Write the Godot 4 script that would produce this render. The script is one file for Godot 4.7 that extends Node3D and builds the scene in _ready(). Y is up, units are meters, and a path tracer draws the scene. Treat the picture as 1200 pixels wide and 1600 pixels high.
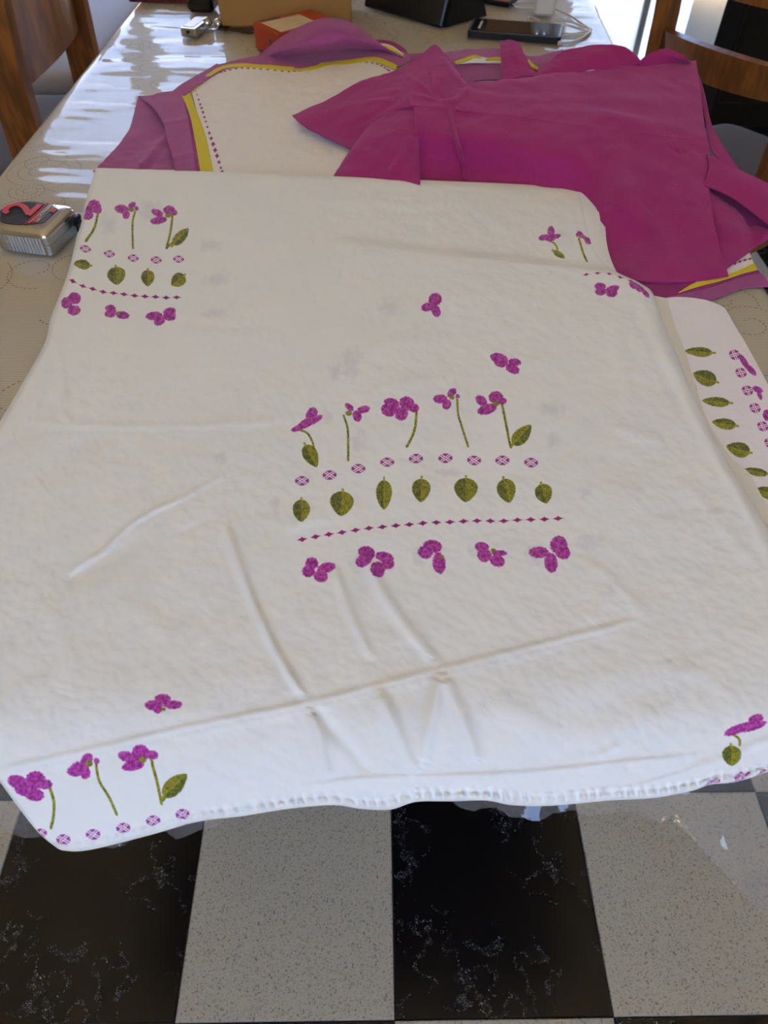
extends Node3D
# A folded white violet-print cloth on a plastic covered dining table, a magenta cloth behind it.

const CAM_H := 1.187          # lens above the floor
const TOP := 0.760            # top of the table's cover
const FPX := 1109.0           # focal length in pixels of a 1200 x 1600 frame
const PITCH := 49.6
const EDGE_F := 0.160         # the table's near edge, metres ahead of the lens
const TURN := 0.0164          # the table's slight turn against the view
const TILE := 0.300

var rng := RandomNumberGenerator.new()
var M := {}
var taken := {}
var noise := FastNoiseLite.new()
var fine := FastNoiseLite.new()
var ragged := FastNoiseLite.new()
var sn := sin(deg_to_rad(PITCH))
var cs := cos(deg_to_rad(PITCH))

# ------------------------------------------------------------------ measuring
func ray(px: float, py: float) -> Vector3:      # measured direction: (sideways, down, ahead)
	var v := py - 800.0
	return Vector3(px - 600.0, FPX * sn + v * cs, FPX * cs - v * sn)

func P(px: float, py: float, h: float = 0.0) -> Vector3:   # the point h above the table top
	var d := ray(px, py)
	var t := (CAM_H - TOP - h) / d.y
	return Vector3(d.x * t, TOP + h, -d.z * t)

func F(px: float, py: float, y: float) -> Vector3:          # the point at height y over the floor
	var d := ray(px, py)
	var t := (CAM_H - y) / d.y
	return Vector3(d.x * t, y, -d.z * t)

func edge_at(x: float) -> float:
	return EDGE_F + 0.012 * x

func drape(z: float, k: float, r: float) -> float:
	if z <= -r: return 0.0
	if z >= r: return k * z
	return k * (z + r) * (z + r) / (4.0 * r)

func PD(px: float, py: float, h: float, k: float, r: float) -> Vector3:   # the same on a cloth that hangs over the near edge
	var d := ray(px, py)
	var t0 := (CAM_H - TOP - h - 0.01) / d.y
	var t1 := (CAM_H - TOP + 0.45) / d.y
	for i in 26:
		var t := (t0 + t1) * 0.5
		var y := CAM_H - d.y * t
		var z := edge_at(d.x * t) - d.z * t
		if y > TOP + h - drape(z, k, r):
			t0 = t
		else:
			t1 = t
	var t2 := (t0 + t1) * 0.5
	return Vector3(d.x * t2, CAM_H - d.y * t2, -d.z * t2)

# ------------------------------------------------------------------ building
func numbered(called: String) -> String:
	if not taken.has(called):
		taken[called] = 0
		return called
	taken[called] += 1
	return "%s_%03d" % [called, taken[called]]

func thing(called: String, label: String, category: String, at := Vector3.ZERO, turn := 0.0, group := "") -> Node3D:
	var o := Node3D.new()
	o.name = numbered(called)
	add_child(o)
	o.position = at
	o.rotation.y = turn
	tag(o, label, category, group)
	return o

func tag(o: Node3D, label: String, category: String, group := "") -> void:
	o.set_meta("label", label)
	o.set_meta("category", category)
	if group:
		o.set_meta("group", group)

func part(called: String, mesh: Mesh, mat: Material, parent: Node3D) -> MeshInstance3D:
	var o := MeshInstance3D.new()
	o.name = called
	o.mesh = mesh
	o.material_override = mat
	parent.add_child(o, true)
	return o

func struct(called: String, mesh: Mesh, mat: Material) -> MeshInstance3D:
	var o := part(called, mesh, mat, self)
	o.set_meta("kind", "structure")
	return o

func st_new() -> SurfaceTool:
	var st := SurfaceTool.new()
	st.begin(Mesh.PRIMITIVE_TRIANGLES)
	st.set_smooth_group(-1)
	return st

func done(st: SurfaceTool) -> ArrayMesh:
	st.generate_normals()
	return st.commit()

func tri(st: SurfaceTool, a: Vector3, b: Vector3, c: Vector3) -> void:
	st.add_vertex(a); st.add_vertex(b); st.add_vertex(c)

func quad(st: SurfaceTool, a: Vector3, b: Vector3, c: Vector3, d: Vector3) -> void:
	tri(st, a, b, c); tri(st, a, c, d)

# box with bevelled edges, set by centre, size and frame
func box(st: SurfaceTool, c: Vector3, s: Vector3, bev := 0.0, b := Basis()) -> void:
	var h := s * 0.5
	var r := minf(bev, minf(h.x, minf(h.y, h.z)) * 0.98)
	if r <= 0.0:
		var v := []
		for i in 8:
			v.append(c + b * Vector3(h.x if i & 1 else -h.x, h.y if i & 2 else -h.y, h.z if i & 4 else -h.z))
		for f in [[4, 6, 7, 5], [1, 3, 2, 0], [0, 2, 6, 4], [5, 7, 3, 1], [6, 2, 3, 7], [0, 4, 5, 1]]:
			quad(st, v[f[0]], v[f[1]], v[f[2]], v[f[3]])
		return
	var pts := func(sx: int, sy: int, sz: int, axis: int) -> Vector3:
		var q := Vector3(sx * (h.x - r), sy * (h.y - r), sz * (h.z - r))
		q[axis] = [sx, sy, sz][axis] * h[axis]
		return c + b * q
	# faces
	for ax in 3:
		for sg in [-1, 1]:
			var u := (ax + 1) % 3
			var w := (ax + 2) % 3
			var cor := []
			for k in [[-1, -1], [-1, 1], [1, 1], [1, -1]]:
				var s3 := [0, 0, 0]
				s3[ax] = sg; s3[u] = k[0]; s3[w] = k[1]
				cor.append(pts.call(s3[0], s3[1], s3[2], ax))
			if sg > 0:
				quad(st, cor[0], cor[1], cor[2], cor[3])
			else:
				quad(st, cor[3], cor[2], cor[1], cor[0])
	# edges
	for ax in 3:
		var u := (ax + 1) % 3
		var w := (ax + 2) % 3
		for su in [-1, 1]:
			for sw in [-1, 1]:
				var e := []
				for k in [[-1, u], [-1, w], [1, w], [1, u]]:
					var s3 := [0, 0, 0]
					s3[ax] = k[0]; s3[u] = su; s3[w] = sw
					e.append(pts.call(s3[0], s3[1], s3[2], k[1]))
				if su * sw > 0:
					quad(st, e[3], e[2], e[1], e[0])
				else:
					quad(st, e[0], e[1], e[2], e[3])
	for sx in [-1, 1]:
		for sy in [-1, 1]:
			for sz in [-1, 1]:
				var a: Vector3 = pts.call(sx, sy, sz, 0)
				var bb: Vector3 = pts.call(sx, sy, sz, 1)
				var cc: Vector3 = pts.call(sx, sy, sz, 2)
				if sx * sy * sz > 0:
					tri(st, a, cc, bb)
				else:
					tri(st, a, bb, cc)

func box_mesh(c: Vector3, s: Vector3, bev := 0.0, b := Basis()) -> ArrayMesh:
	var st := st_new()
	box(st, c, s, bev, b)
	return done(st)

# tube along points, with a radius that may change
func tube_mesh(pts: Array, r0: float, r1: float, n := 10, smooth := true) -> ArrayMesh:
	var st := SurfaceTool.new()
	st.begin(Mesh.PRIMITIVE_TRIANGLES)
	st.set_smooth_group(0 if smooth else -1)
	tube(st, pts, r0, r1, n)
	return done(st)

func tube(st: SurfaceTool, pts: Array, r0: float, r1: float, n := 10) -> void:
	var rings := []
	var up := Vector3.UP
	for i in pts.size():
		var d: Vector3 = (pts[mini(i + 1, pts.size() - 1)] - pts[maxi(i - 1, 0)]).normalized()
		if absf(d.dot(up)) > 0.95:
			up = Vector3.RIGHT
		var x := d.cross(up).normalized()
		var y := x.cross(d).normalized()
		up = y
		var r := lerpf(r0, r1, float(i) / maxf(1.0, pts.size() - 1.0))
		var ring := []
		for k in n:
			var a := TAU * k / n
			ring.append(pts[i] + (x * cos(a) + y * sin(a)) * r)
		rings.append(ring)
	for i in rings.size() - 1:
		for k in n:
			var k2 := (k + 1) % n
			quad(st, rings[i][k], rings[i + 1][k], rings[i + 1][k2], rings[i][k2])
	for k in n:
		var k2 := (k + 1) % n
		tri(st, pts[0], rings[0][k], rings[0][k2])
		tri(st, pts[-1], rings[-1][k2], rings[-1][k])

# lathe around a vertical axis: profile of (radius, height)
func lathe_mesh(at: Vector3, prof: Array, n := 24) -> ArrayMesh:
	var st := SurfaceTool.new()
	st.begin(Mesh.PRIMITIVE_TRIANGLES)
	st.set_smooth_group(-1)
	for i in prof.size() - 1:
		for k in n:
			var a := TAU * k / n
			var b := TAU * (k + 1) / n
			var p := func(q: Vector2, w: float) -> Vector3: return at + Vector3(cos(w) * q.x, q.y, sin(w) * q.x)
			quad(st, p.call(prof[i], a), p.call(prof[i + 1], a), p.call(prof[i + 1], b), p.call(prof[i], b))
	return done(st)

# prism: outline (closed, in x/z of the basis) between two heights, optional bevel at the top
func prism(st: SurfaceTool, outline: Array, y0: float, y1: float, bev := 0.0) -> void:
	var n := outline.size()
	var mid := Vector2.ZERO
	for p in outline:
		mid += p
	mid /= n
	var area := 0.0
	for i in n:
		area += outline[i].cross(outline[(i + 1) % n])
	var ol := outline.duplicate()
	if area < 0.0:
		ol.reverse()
	var inn := []
	for i in n:
		inn.append(ol[i] + (mid - ol[i]).normalized() * bev)
	for i in n:
		var j := (i + 1) % n
		var a := Vector3(ol[i].x, y0, ol[i].y)
		var b := Vector3(ol[j].x, y0, ol[j].y)
		var a1 := Vector3(ol[i].x, y1 - bev, ol[i].y)
		var b1 := Vector3(ol[j].x, y1 - bev, ol[j].y)
		quad(st, a, a1, b1, b) if false else quad(st, b, b1, a1, a)
		var a2 := Vector3(inn[i].x, y1, inn[i].y)
		var b2 := Vector3(inn[j].x, y1, inn[j].y)
		if bev > 0.0:
			quad(st, b1, b2, a2, a1)
		tri(st, a2, b2, Vector3(mid.x, y1, mid.y))
		tri(st, b, a, Vector3(mid.x, y0, mid.y))

# cloth: a grid of world points, seen from above with the far row first; it gets a rim of its own thickness
func cloth_mesh(g: Array, uv: Array, thick: float) -> ArrayMesh:
	var R := g.size()
	var C: int = g[0].size()
	var V := PackedVector3Array()
	var N := PackedVector3Array()
	var T := PackedVector2Array()
	var I := PackedInt32Array()
	V.resize(R * C); N.resize(R * C); T.resize(R * C)
	for i in R:
		for j in C:
			V[i * C + j] = g[i][j]
			T[i * C + j] = uv[i][j]
			var du: Vector3 = g[i][mini(j + 1, C - 1)] - g[i][maxi(j - 1, 0)]
			var dv: Vector3 = g[mini(i + 1, R - 1)][j] - g[maxi(i - 1, 0)][j]
			var nn := dv.cross(du)
			N[i * C + j] = nn.normalized() if nn.length_squared() > 1e-18 else Vector3.UP
	for i in R - 1:
		for j in C - 1:
			var a := i * C + j
			I.append_array([a, a + 1, a + C + 1, a, a + C + 1, a + C])
	# rim
	var ring := []
	for j in C: ring.append(Vector2i(0, j))
	for i in range(1, R): ring.append(Vector2i(i, C - 1))
	for j in range(C - 2, -1, -1): ring.append(Vector2i(R - 1, j))
	for i in range(R - 2, 0, -1): ring.append(Vector2i(i, 0))
	var base := V.size()
	var n := ring.size()
	for k in n:
		var q: Vector2i = ring[k]
		var p: Vector3 = g[q.x][q.y]
		var q0: Vector2i = ring[(k + n - 1) % n]
		var q1: Vector2i = ring[(k + 1) % n]
		var t: Vector3 = g[q1.x][q1.y] - g[q0.x][q0.y]
		var nrm := N[q.x * C + q.y]
		var outw := nrm.cross(t).normalized()
		if not outw.is_finite(): outw = Vector3.BACK
		V.append(p); N.append((outw + nrm).normalized()); T.append(uv[q.x][q.y])
		V.append(p - nrm * thick * 0.5 + outw * thick * 0.3); N.append(outw); T.append(uv[q.x][q.y])
		V.append(p - nrm * thick); N.append((outw - nrm).normalized()); T.append(uv[q.x][q.y])
	for k in n:
		var a := base + k * 3
		var b := base + ((k + 1) % n) * 3
		for w in 2:
			I.append_array([a + w, a + w + 1, b + w + 1, a + w, b + w + 1, b + w])
	var arr := []
	arr.resize(Mesh.ARRAY_MAX)
	arr[Mesh.ARRAY_VERTEX] = V
	arr[Mesh.ARRAY_NORMAL] = N
	arr[Mesh.ARRAY_TEX_UV] = T
	arr[Mesh.ARRAY_INDEX] = I
	var m := ArrayMesh.new()
	m.add_surface_from_arrays(Mesh.PRIMITIVE_TRIANGLES, arr)
	return m

func cr(a: Vector3, b: Vector3, c: Vector3, d: Vector3, t: float) -> Vector3:
	return 0.5 * (2.0 * b + (c - a) * t + (2.0 * a - 5.0 * b + 4.0 * c - d) * t * t + (3.0 * b - a - 3.0 * c + d) * t * t * t)

func along(row: Array, t: float) -> Vector3:      # smooth curve through control points, t in 0..1
	var x := clampf(t, 0.0, 1.0) * (row.size() - 1)
	var i := mini(int(x), row.size() - 2)
	return cr(row[maxi(i - 1, 0)], row[i], row[i + 1], row[mini(i + 2, row.size() - 1)], x - i)

# cloth through a lattice of measured points (pixel, pixel, height), rows far to near
func lattice(rows: Array, R: int, C: int, wrinkle: float, scale: float, seed_at: float, thick := 0.0016, stretch := Vector2(1, 1), folds: Array = []) -> ArrayMesh:
	var runs := []                                  # each fold: [points, width in pixels, height]
	for f in folds:
		var raw := []
		for i in range(0, f[0].size(), 2):
			raw.append(Vector3(f[0][i], f[0][i + 1], 0))
		var pts := []
		for k in raw.size() * 3:
			var q := along(raw, k / (raw.size() * 3.0 - 1.0))
			pts.append(Vector2(q.x, q.y))
		runs.append([pts, f[1], f[2] * 0.001])
	var g := []
	var uv := []
	for i in R:
		var row := []
		var urow := []
		for j in C:
			var col := []
			for r in rows:
				col.append(along(r, float(j) / (C - 1)))
			var q := along(col, float(i) / (R - 1))
			var p := P(q.x, q.y, q.z)
			var lift := 0.0
			for f in runs:
				var best := 1e9
				var at := 0.0
				for k in f[0].size() - 1:
					var d := Vector2(q.x, q.y).distance_squared_to(Geometry2D.get_closest_point_to_segment(Vector2(q.x, q.y), f[0][k], f[0][k + 1]))
					if d < best:
						best = d
						at = (k + 0.5) / (f[0].size() - 1)
				lift += f[2] * exp(-best / (f[1] * f[1])) * smoothstep(0.0, 0.2, minf(at, 1.0 - at) + 0.02)
			p.y += lift
			var w := noise.get_noise_3d(p.x * scale * 45.0 * stretch.x, seed_at * 90.0, p.z * scale * 45.0 * stretch.y) * wrinkle
			p.y = maxf(p.y + w, TOP + 0.0022)
			row.append(p)
			urow.append(Vector2(p.x, p.z))
		g.append(row)
		uv.append(urow)
	return cloth_mesh(g, uv, thick)

func v3(flat: Array) -> Array:                     # [x, y, millimetres, ...] to points
	var o := []
	for i in range(0, flat.size(), 3):
		o.append(Vector3(flat[i], flat[i + 1], flat[i + 2] * 0.001))
	return o

# ------------------------------------------------------------------ prints on cloth
# a print: texels of a square of cloth, reached from the measured place of each motif on the cloth
func new_print(side: int, x0: float, z0: float, size: float, ground: Color, where: Callable) -> Dictionary:
	var data := PackedByteArray()
	data.resize(side * side * 3)
	var im := Image.create(side, side, false, Image.FORMAT_RGB8)
	im.fill(ground)
	return {"px": im.get_data(), "side": side, "x0": x0, "z0": z0, "size": size, "where": where}

func print_texture(pr: Dictionary) -> ImageTexture:
	return ImageTexture.create_from_image(Image.create_from_data(pr.side, pr.side, false, Image.FORMAT_RGB8, pr.px))

func texel(pr: Dictionary, px: float, py: float) -> Vector2:
	var q: Vector2 = pr.where.call(px, py)
	return Vector2((q.x - pr.x0) / pr.size, (q.y - pr.z0) / pr.size) * pr.side

func petal_tone(q: Vector2, tone: float) -> Color:
	var a := Color8(166, 40, 140)
	var b := Color8(206, 104, 182)
	var n := ragged.get_noise_2d(q.x * 11.0, q.y * 11.0) * 0.6 + ragged.get_noise_2d(q.x * 4.0, q.y * 4.0) * 0.8
	return a.lerp(b, clampf(tone + 0.12 + n * 0.8, 0.0, 1.0)).darkened(clampf(-n * 0.35, 0.0, 0.3))

func leaf_tone(q: Vector2, side: float) -> Color:
	var a := Color8(158, 150, 28)
	var b := Color8(74, 82, 26)
	var n := ragged.get_noise_2d(q.x * 14.0 + 40.0, q.y * 14.0) + ragged.get_noise_2d(q.x * 4.0, q.y * 4.0 + 9.0) * 0.5
	return a.lerp(b, clampf(0.5 + n * 1.3 + side, 0.0, 1.0))

# kinds: p petal, l leaf, y yellow eye, s stem (points), r round woven mark, d diamond, g faint show-through
func stamp(pr: Dictionary, kind: String, c: Vector2, rx: float, ry: float, turn: float = 0.0, tone: float = 0.15, pts: Array = []) -> void:
	var T0 := texel(pr, c.x, c.y)
	var Tx := (texel(pr, c.x + 3, c.y) - texel(pr, c.x - 3, c.y)) / 6.0
	var Ty := (texel(pr, c.x, c.y + 3) - texel(pr, c.x, c.y - 3)) / 6.0
	var det := Tx.x * Ty.y - Tx.y * Ty.x
	if absf(det) < 1e-9:
		return
	var reach := maxf(rx, ry) * 1.25 + 2.0
	var ext := Vector2(absf(Tx.x) + absf(Ty.x), absf(Tx.y) + absf(Ty.y)) * reach
	var side: int = pr.side
	var data: PackedByteArray = pr.px
	var ct := cos(deg_to_rad(turn))
	var sn_ := sin(deg_to_rad(turn))
	for v in range(maxi(0, int(T0.y - ext.y)), mini(side, int(T0.y + ext.y) + 2)):
		for u in range(maxi(0, int(T0.x - ext.x)), mini(side, int(T0.x + ext.x) + 2)):
			var d := Vector2(u + 0.5, v + 0.5) - T0
			var q := Vector2((d.x * Ty.y - d.y * Ty.x) / det, (d.y * Tx.x - d.x * Tx.y) / det)
			var l := Vector2(q.x * ct + q.y * sn_, -q.x * sn_ + q.y * ct)
			var cover := 0.0
			var col := Color.BLACK
			var w := q + c
			if kind == "p":
				var n := ragged.get_noise_2d(w.x * 7.0, w.y * 7.0) * 0.11
				var rr := Vector2(l.x / rx, l.y / ry).length() + n
				cover = clampf((1.0 - rr) * minf(rx, ry) * 0.9, 0.0, 1.0)
				if cover > 0.0:
					col = petal_tone(w, tone + clampf(rr - 0.72, 0.0, 1.0) * 0.9)
			elif kind == "l":
				# stalk at -x, tip at +x
				var s := (l.x / rx + 1.0) * 0.5
				if s > 0.0 and s < 1.0:
					var wid := ry * pow(sin(PI * pow(s, 0.75)), 0.62)
					cover = clampf((wid - absf(l.y)) * 0.8 + ragged.get_noise_2d(w.x * 8.0, w.y * 8.0) * 0.5, 0.0, 1.0)
					if cover > 0.0:
						col = leaf_tone(w, (0.28 if l.y > 0 else -0.3) + (-0.5 if absf(l.y) < 0.9 else 0.0))
				if s <= 0.05 and l.x > -rx * 1.25 and absf(l.y) < 1.7:
					cover = 0.9
					col = Color8(158, 150, 28)
			elif kind == "y":
				cover = clampf((1.0 - Vector2(l.x / rx, l.y / ry).length()) * 3.0, 0.0, 1.0)
				col = leaf_tone(w * 2.0, -0.25)
			elif kind == "s":
				var best := 1e9
				for k in pts.size() - 1:
					best = minf(best, w.distance_to(Geometry2D.get_closest_point_to_segment(w, pts[k], pts[k + 1])))
				cover = clampf(tone - best + 0.5, 0.0, 1.0)
				if cover > 0.0:
					col = leaf_tone(w * 0.7, -0.25)
			elif kind == "r":
				var e := Vector2(l.x / rx, l.y / ry)
				var inside := clampf((1.0 - e.length()) * minf(rx, ry), 0.0, 1.0)
				if inside > 0.0:
					var e2 := e.rotated(0.785)
					var a1 := absf(absf(e2.x) - 0.16)
					var a2 := absf(absf(e2.y) - 0.16)
					var gap := clampf((minf(a1, a2) - 0.05) * 11.0, 0.0, 1.0)
					if absf(e2.x) < 0.12 and absf(e2.y) < 0.12: gap = 0.8
					cover = inside * gap
					col = Color8(160, 46, 132)
			elif kind == "d":
				var e := Vector2(absf(l.x) / rx, absf(l.y) / ry)
				var s := pow(e.x, 0.72) + pow(e.y, 0.72)
				cover = clampf((1.0 - s) * minf(rx, ry) * 1.6, 0.0, 1.0)
				col = Color8(150, 22, 104)
			elif kind == "g":
				var rr := Vector2(l.x / rx, l.y / ry).length() + ragged.get_noise_2d(w.x * 2.0, w.y * 2.0) * 0.5
				cover = clampf((1.0 - rr) * 1.5, 0.0, 1.0) * tone
				col = Color8(150, 130, 160)
			if cover > 0.0:
				var at := (v * side + u) * 3
				data[at] = int(lerpf(data[at], col.r8, cover))
				data[at + 1] = int(lerpf(data[at + 1], col.g8, cover))
				data[at + 2] = int(lerpf(data[at + 2], col.b8, cover))
	pr.px = data

func petals(pr: Dictionary, list: Array) -> void:             # [x, y, rx, ry, turn] each
	for a in list:
		stamp(pr, "p", Vector2(a[0], a[1]), a[2] * 1.14 + 0.5, a[3] * 1.14 + 0.5, a[4] if a.size() > 4 else 0.0, 0.05 + 0.2 * rng.randf())

func stem(pr: Dictionary, flat: Array, wide := 2.0) -> void:
	var pts := []
	var lo := Vector2(1e9, 1e9)
	var hi := -lo
	var raw := []
	for i in range(0, flat.size(), 2):
		raw.append(Vector3(flat[i], flat[i + 1], 0))
	for k in 13:
		var q := along(raw, k / 12.0)
		pts.append(Vector2(q.x, q.y))
		lo = lo.min(pts[-1]); hi = hi.max(pts[-1])
	stamp(pr, "s", (lo + hi) * 0.5, (hi.x - lo.x) * 0.5 + 4, (hi.y - lo.y) * 0.5 + 4, 0.0, wide, pts)

func leaf(pr: Dictionary, x: float, y: float, half_long: float, half_wide: float, turn: float) -> void:
	stamp(pr, "l", Vector2(x, y), half_long, half_wide, turn)

func eye(pr: Dictionary, x: float, y: float, r := 4.5) -> void:
	stamp(pr, "y", Vector2(x, y), r, r * 0.8)

func diamonds(pr: Dictionary, flat: Array, n: int, rx: float, ry: float) -> void:
	var pts := resample(flat, n * 4 - 3)
	for k in n:
		var c := pts[k * 4]
		var d := pts[mini(k * 4 + 1, pts.size() - 1)] - pts[maxi(k * 4 - 1, 0)]
		stamp(pr, "d", c, rx, ry, rad_to_deg(d.angle()))

func draw_top_print(pr: Dictionary) -> void:
	for g in [[610, 480, 22, 18], [548, 570, 20, 30], [345, 715, 14, 12], [525, 585, 14, 16], [862, 640, 24, 14], [865, 688, 14, 14], [915, 770, 14, 14], [920, 845, 30, 18], [1115, 800, 18, 12], [560, 690, 16, 18], [430, 790, 10, 16], [840, 865, 20, 20], [560, 880, 18, 14], [655, 870, 16, 16], [745, 860, 16, 16], [330, 385, 24, 12], [340, 435, 26, 12], [335, 490, 20, 10], [235, 330, 22, 22], [170, 350, 14, 20], [510, 650, 14, 16], [700, 740, 26, 8]]:
		stamp(pr, "g", Vector2(g[0], g[1]), g[2], g[3], 0.0, 0.11)
	# middle cluster: five stemmed flowers
	stem(pr, [466, 671, 480, 676, 488, 690, 491, 704], 1.6)
	petals(pr, [[466, 668, 11, 4, -22], [480, 660, 15, 6, -28], [487, 649, 8, 12, 12], [494, 655, 11, 4, -35]])
	leaf(pr, 486, 712, 19, 12, 62)
	stem(pr, [537, 648, 543, 668, 544, 692, 544, 718], 1.6)
	petals(pr, [[568, 640, 9, 5, -8], [546, 636, 7, 4, 35], [558, 650, 6, 8, -20]]); eye(pr, 545, 645, 6)
	stem(pr, [651, 641, 649, 665, 644, 682, 636, 697], 1.9)
	petals(pr, [[608, 640, 11, 9, 0], [612, 631, 11, 7, 20], [636, 631, 11, 9, 30], [646, 637, 8, 6, 20], [627, 646, 9, 9, 0]])
	stem(pr, [714, 624, 716, 650, 724, 675, 731, 697], 1.6)
	petals(pr, [[688, 624, 10, 6, 5], [706, 614, 8, 5, -50], [698, 633, 6, 7, 10], [715, 620, 3, 3, 0]]); eye(pr, 706, 622, 5)
	stem(pr, [784, 630, 790, 660, 796, 690, 798, 698], 1.8)
	petals(pr, [[752, 626, 9, 6, 35], [775, 621, 10, 9, 0], [761, 640, 14, 7, -15], [784, 627, 7, 5, 0]]); eye(pr, 775, 631, 6)
	stem(pr, [798, 697, 806, 690], 2.0)
	leaf(pr, 816, 679, 21, 12, -48)
	for r in [[472, 752], [515, 742], [560, 733], [605, 722], [650, 717], [696, 716], [741, 718], [785, 719], [830, 722]]:
		stamp(pr, "r", Vector2(r[0], r[1]), 11.5, 7.8)
	for l in [[471, 799, 18, 14, 90], [534, 787, 19, 19, 95], [600, 773, 23, 13, 90], [658, 767, 18, 15, 92], [728, 766, 19, 19, 90], [792, 766, 19, 15, 75], [850, 771, 16, 14, 75]]:
		leaf(pr, l[0], l[1], l[2], l[3], l[4])
	diamonds(pr, [472, 842, 560, 827, 655, 818, 735, 815, 800, 812, 872, 810], 20, 10.0, 4.6)
	petals(pr, [[482, 892, 9, 8, 0], [487, 880, 9, 8, 0], [510, 887, 13, 7, -12], [501, 900, 10, 8, 10]])
	petals(pr, [[568, 877, 11, 9, -10], [573, 864, 12, 9, 15], [601, 870, 13, 7, 15], [606, 880, 9, 8, 20], [590, 891, 10, 12, 5]])
	petals(pr, [[676, 854, 13, 9, 10], [665, 863, 11, 9, 0], [686, 880, 9, 15, -5]]); eye(pr, 690, 871, 4)
	petals(pr, [[753, 855, 10, 7, 10], [757, 868, 10, 9, 0], [777, 876, 11, 8, 20], [780, 864, 11, 4, 0]]); eye(pr, 771, 860, 5)
	petals(pr, [[842, 863, 14, 8, 0], [873, 851, 12, 12, 0], [879, 863, 11, 9, 20], [861, 879, 9, 14, -5]])
	# lone flowers
	petals(pr, [[680, 468, 9, 9, 0], [668, 480, 9, 6, -20], [681, 486, 6, 9, -20]])
	petals(pr, [[780, 560, 13, 7, 20], [783, 566, 10, 6, 10], [804, 566, 9, 5, 5], [801, 576, 10, 6, 20]])
	petals(pr, [[255, 1093, 11, 7, 0], [241, 1103, 13, 7, 0], [271, 1102, 13, 6, 0], [247, 1110, 6, 5, 0]]); eye(pr, 256, 1109, 4)
	# near left corner
	stem(pr, [77, 1230, 84, 1253, 83, 1276, 79, 1293], 2.2)
	petals(pr, [[28, 1222, 15, 9, 15], [40, 1233, 16, 10, 10], [55, 1219, 14, 12, -10], [69, 1225, 11, 7, 0], [53, 1241, 14, 9, 10]])
	stem(pr, [149, 1193, 155, 1220, 170, 1245, 181, 1271], 2.0)
	petals(pr, [[121, 1203, 15, 8, -12], [136, 1187, 10, 7, -45], [133, 1207, 7, 9, 0], [151, 1189, 4, 4, 0]]); eye(pr, 139, 1193, 7)
	stem(pr, [235, 1186, 245, 1220, 252, 1255], 2.2)
	petals(pr, [[199, 1183, 13, 7, 15], [220, 1177, 12, 11, 0], [208, 1197, 16, 8, -15], [238, 1180, 9, 6, 10]]); eye(pr, 223, 1187, 7)
	stem(pr, [252, 1253, 263, 1240], 2.6)
	leaf(pr, 274, 1227, 25, 14, -42)
	for r in [[62, 1302], [98, 1311], [145, 1303], [192, 1293], [239, 1282], [285, 1272]]:
		stamp(pr, "r", Vector2(r[0], r[1]), 11.5, 8.0, -8.0)
	# far left corner
	stem(pr, [153, 332, 148, 355, 135, 377], 1.8)
	petals(pr, [[147, 322, 9, 9, 0], [138, 336, 7, 8, 20], [153, 327, 5, 6, 0], [139, 326, 6, 6, 0]])
	stem(pr, [211, 329, 207, 350, 208, 387], 1.5)
	petals(pr, [[190, 326, 10, 6, 8], [206, 320, 6, 4, -40], [197, 335, 5, 6, 10], [213, 325, 3, 3, 0]]); eye(pr, 205, 327, 5)
	stem(pr, [270, 337, 266, 365, 261, 388], 1.7)
	petals(pr, [[246, 333, 9, 5, 28], [264, 328, 8, 6, -10], [248, 345, 12, 5, -8], [272, 333, 5, 4, 0]]); eye(pr, 263, 337, 6)
	stem(pr, [262, 387, 273, 378], 1.8)
	leaf(pr, 283, 370, 18, 9, -48)
	for r in [[134, 390], [171, 397], [208, 403], [244, 406], [279, 405]]:
		stamp(pr, "r", Vector2(r[0], r[1]), 9.0, 6.0, 6.0)
	for l in [[128, 414, 13, 8, 185], [182, 431, 14, 15, 85], [231, 435, 13, 11, 90], [278, 438, 13, 11, 140]]:
		leaf(pr, l[0], l[1], l[2], l[3], l[4])
	diamonds(pr, [114, 440, 131, 447, 147, 452, 163, 456, 179, 458, 196, 460, 212, 462, 228, 463, 244, 464, 260, 465, 276, 465], 11, 8.6, 3.8)
	petals(pr, [[116, 466, 9, 8, 0], [104, 473, 8, 8, 0], [116, 485, 9, 7, -5]]); eye(pr, 122, 487, 3)
	petals(pr, [[173, 483, 8, 6, 20], [172, 490, 8, 5, 0], [191, 492, 10, 5, 5]]); eye(pr, 185, 489, 4)
	petals(pr, [[241, 494, 12, 6, 0], [265, 488, 9, 6, -15], [265, 494, 9, 7, 10], [249, 502, 8, 6, -15]])
	# far right corner
	stem(pr, [852, 374, 866, 381, 871, 390], 1.3)
	petals(pr, [[861, 362, 5, 8, 0], [849, 371, 7, 4, -20], [869, 370, 7, 3, -15], [859, 373, 8, 4, 0]])
	leaf(pr, 874, 398, 11, 5, 30)
	stem(pr, [904, 375, 910, 394, 917, 408], 1.5)
	petals(pr, [[907, 366, 5, 3, 30], [914, 372, 6, 3, 30], [919, 376, 5, 5, 40], [903, 369, 3, 3, 0]]); eye(pr, 907, 372, 3)
	diamonds(pr, [916, 429, 934, 427, 950, 428, 968, 433, 986, 439], 5, 7.0, 2.6)
	petals(pr, [[938, 447, 8, 5, 10], [939, 455, 8, 5, 0], [957, 451, 10, 4, -10], [956, 457, 8, 6, 0]])
	petals(pr, [[992, 446, 9, 5, 20], [1000, 452, 7, 4, 25], [1009, 459, 7, 4, 55]])
	# near right corner
	stem(pr, [1144, 1146, 1155, 1154, 1156, 1164], 1.8)
	petals(pr, [[1150, 1140, 17, 6, -22], [1181, 1124, 11, 7, -25], [1178, 1135, 19, 5, -18], [1163, 1136, 14, 6, -20]])
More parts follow.
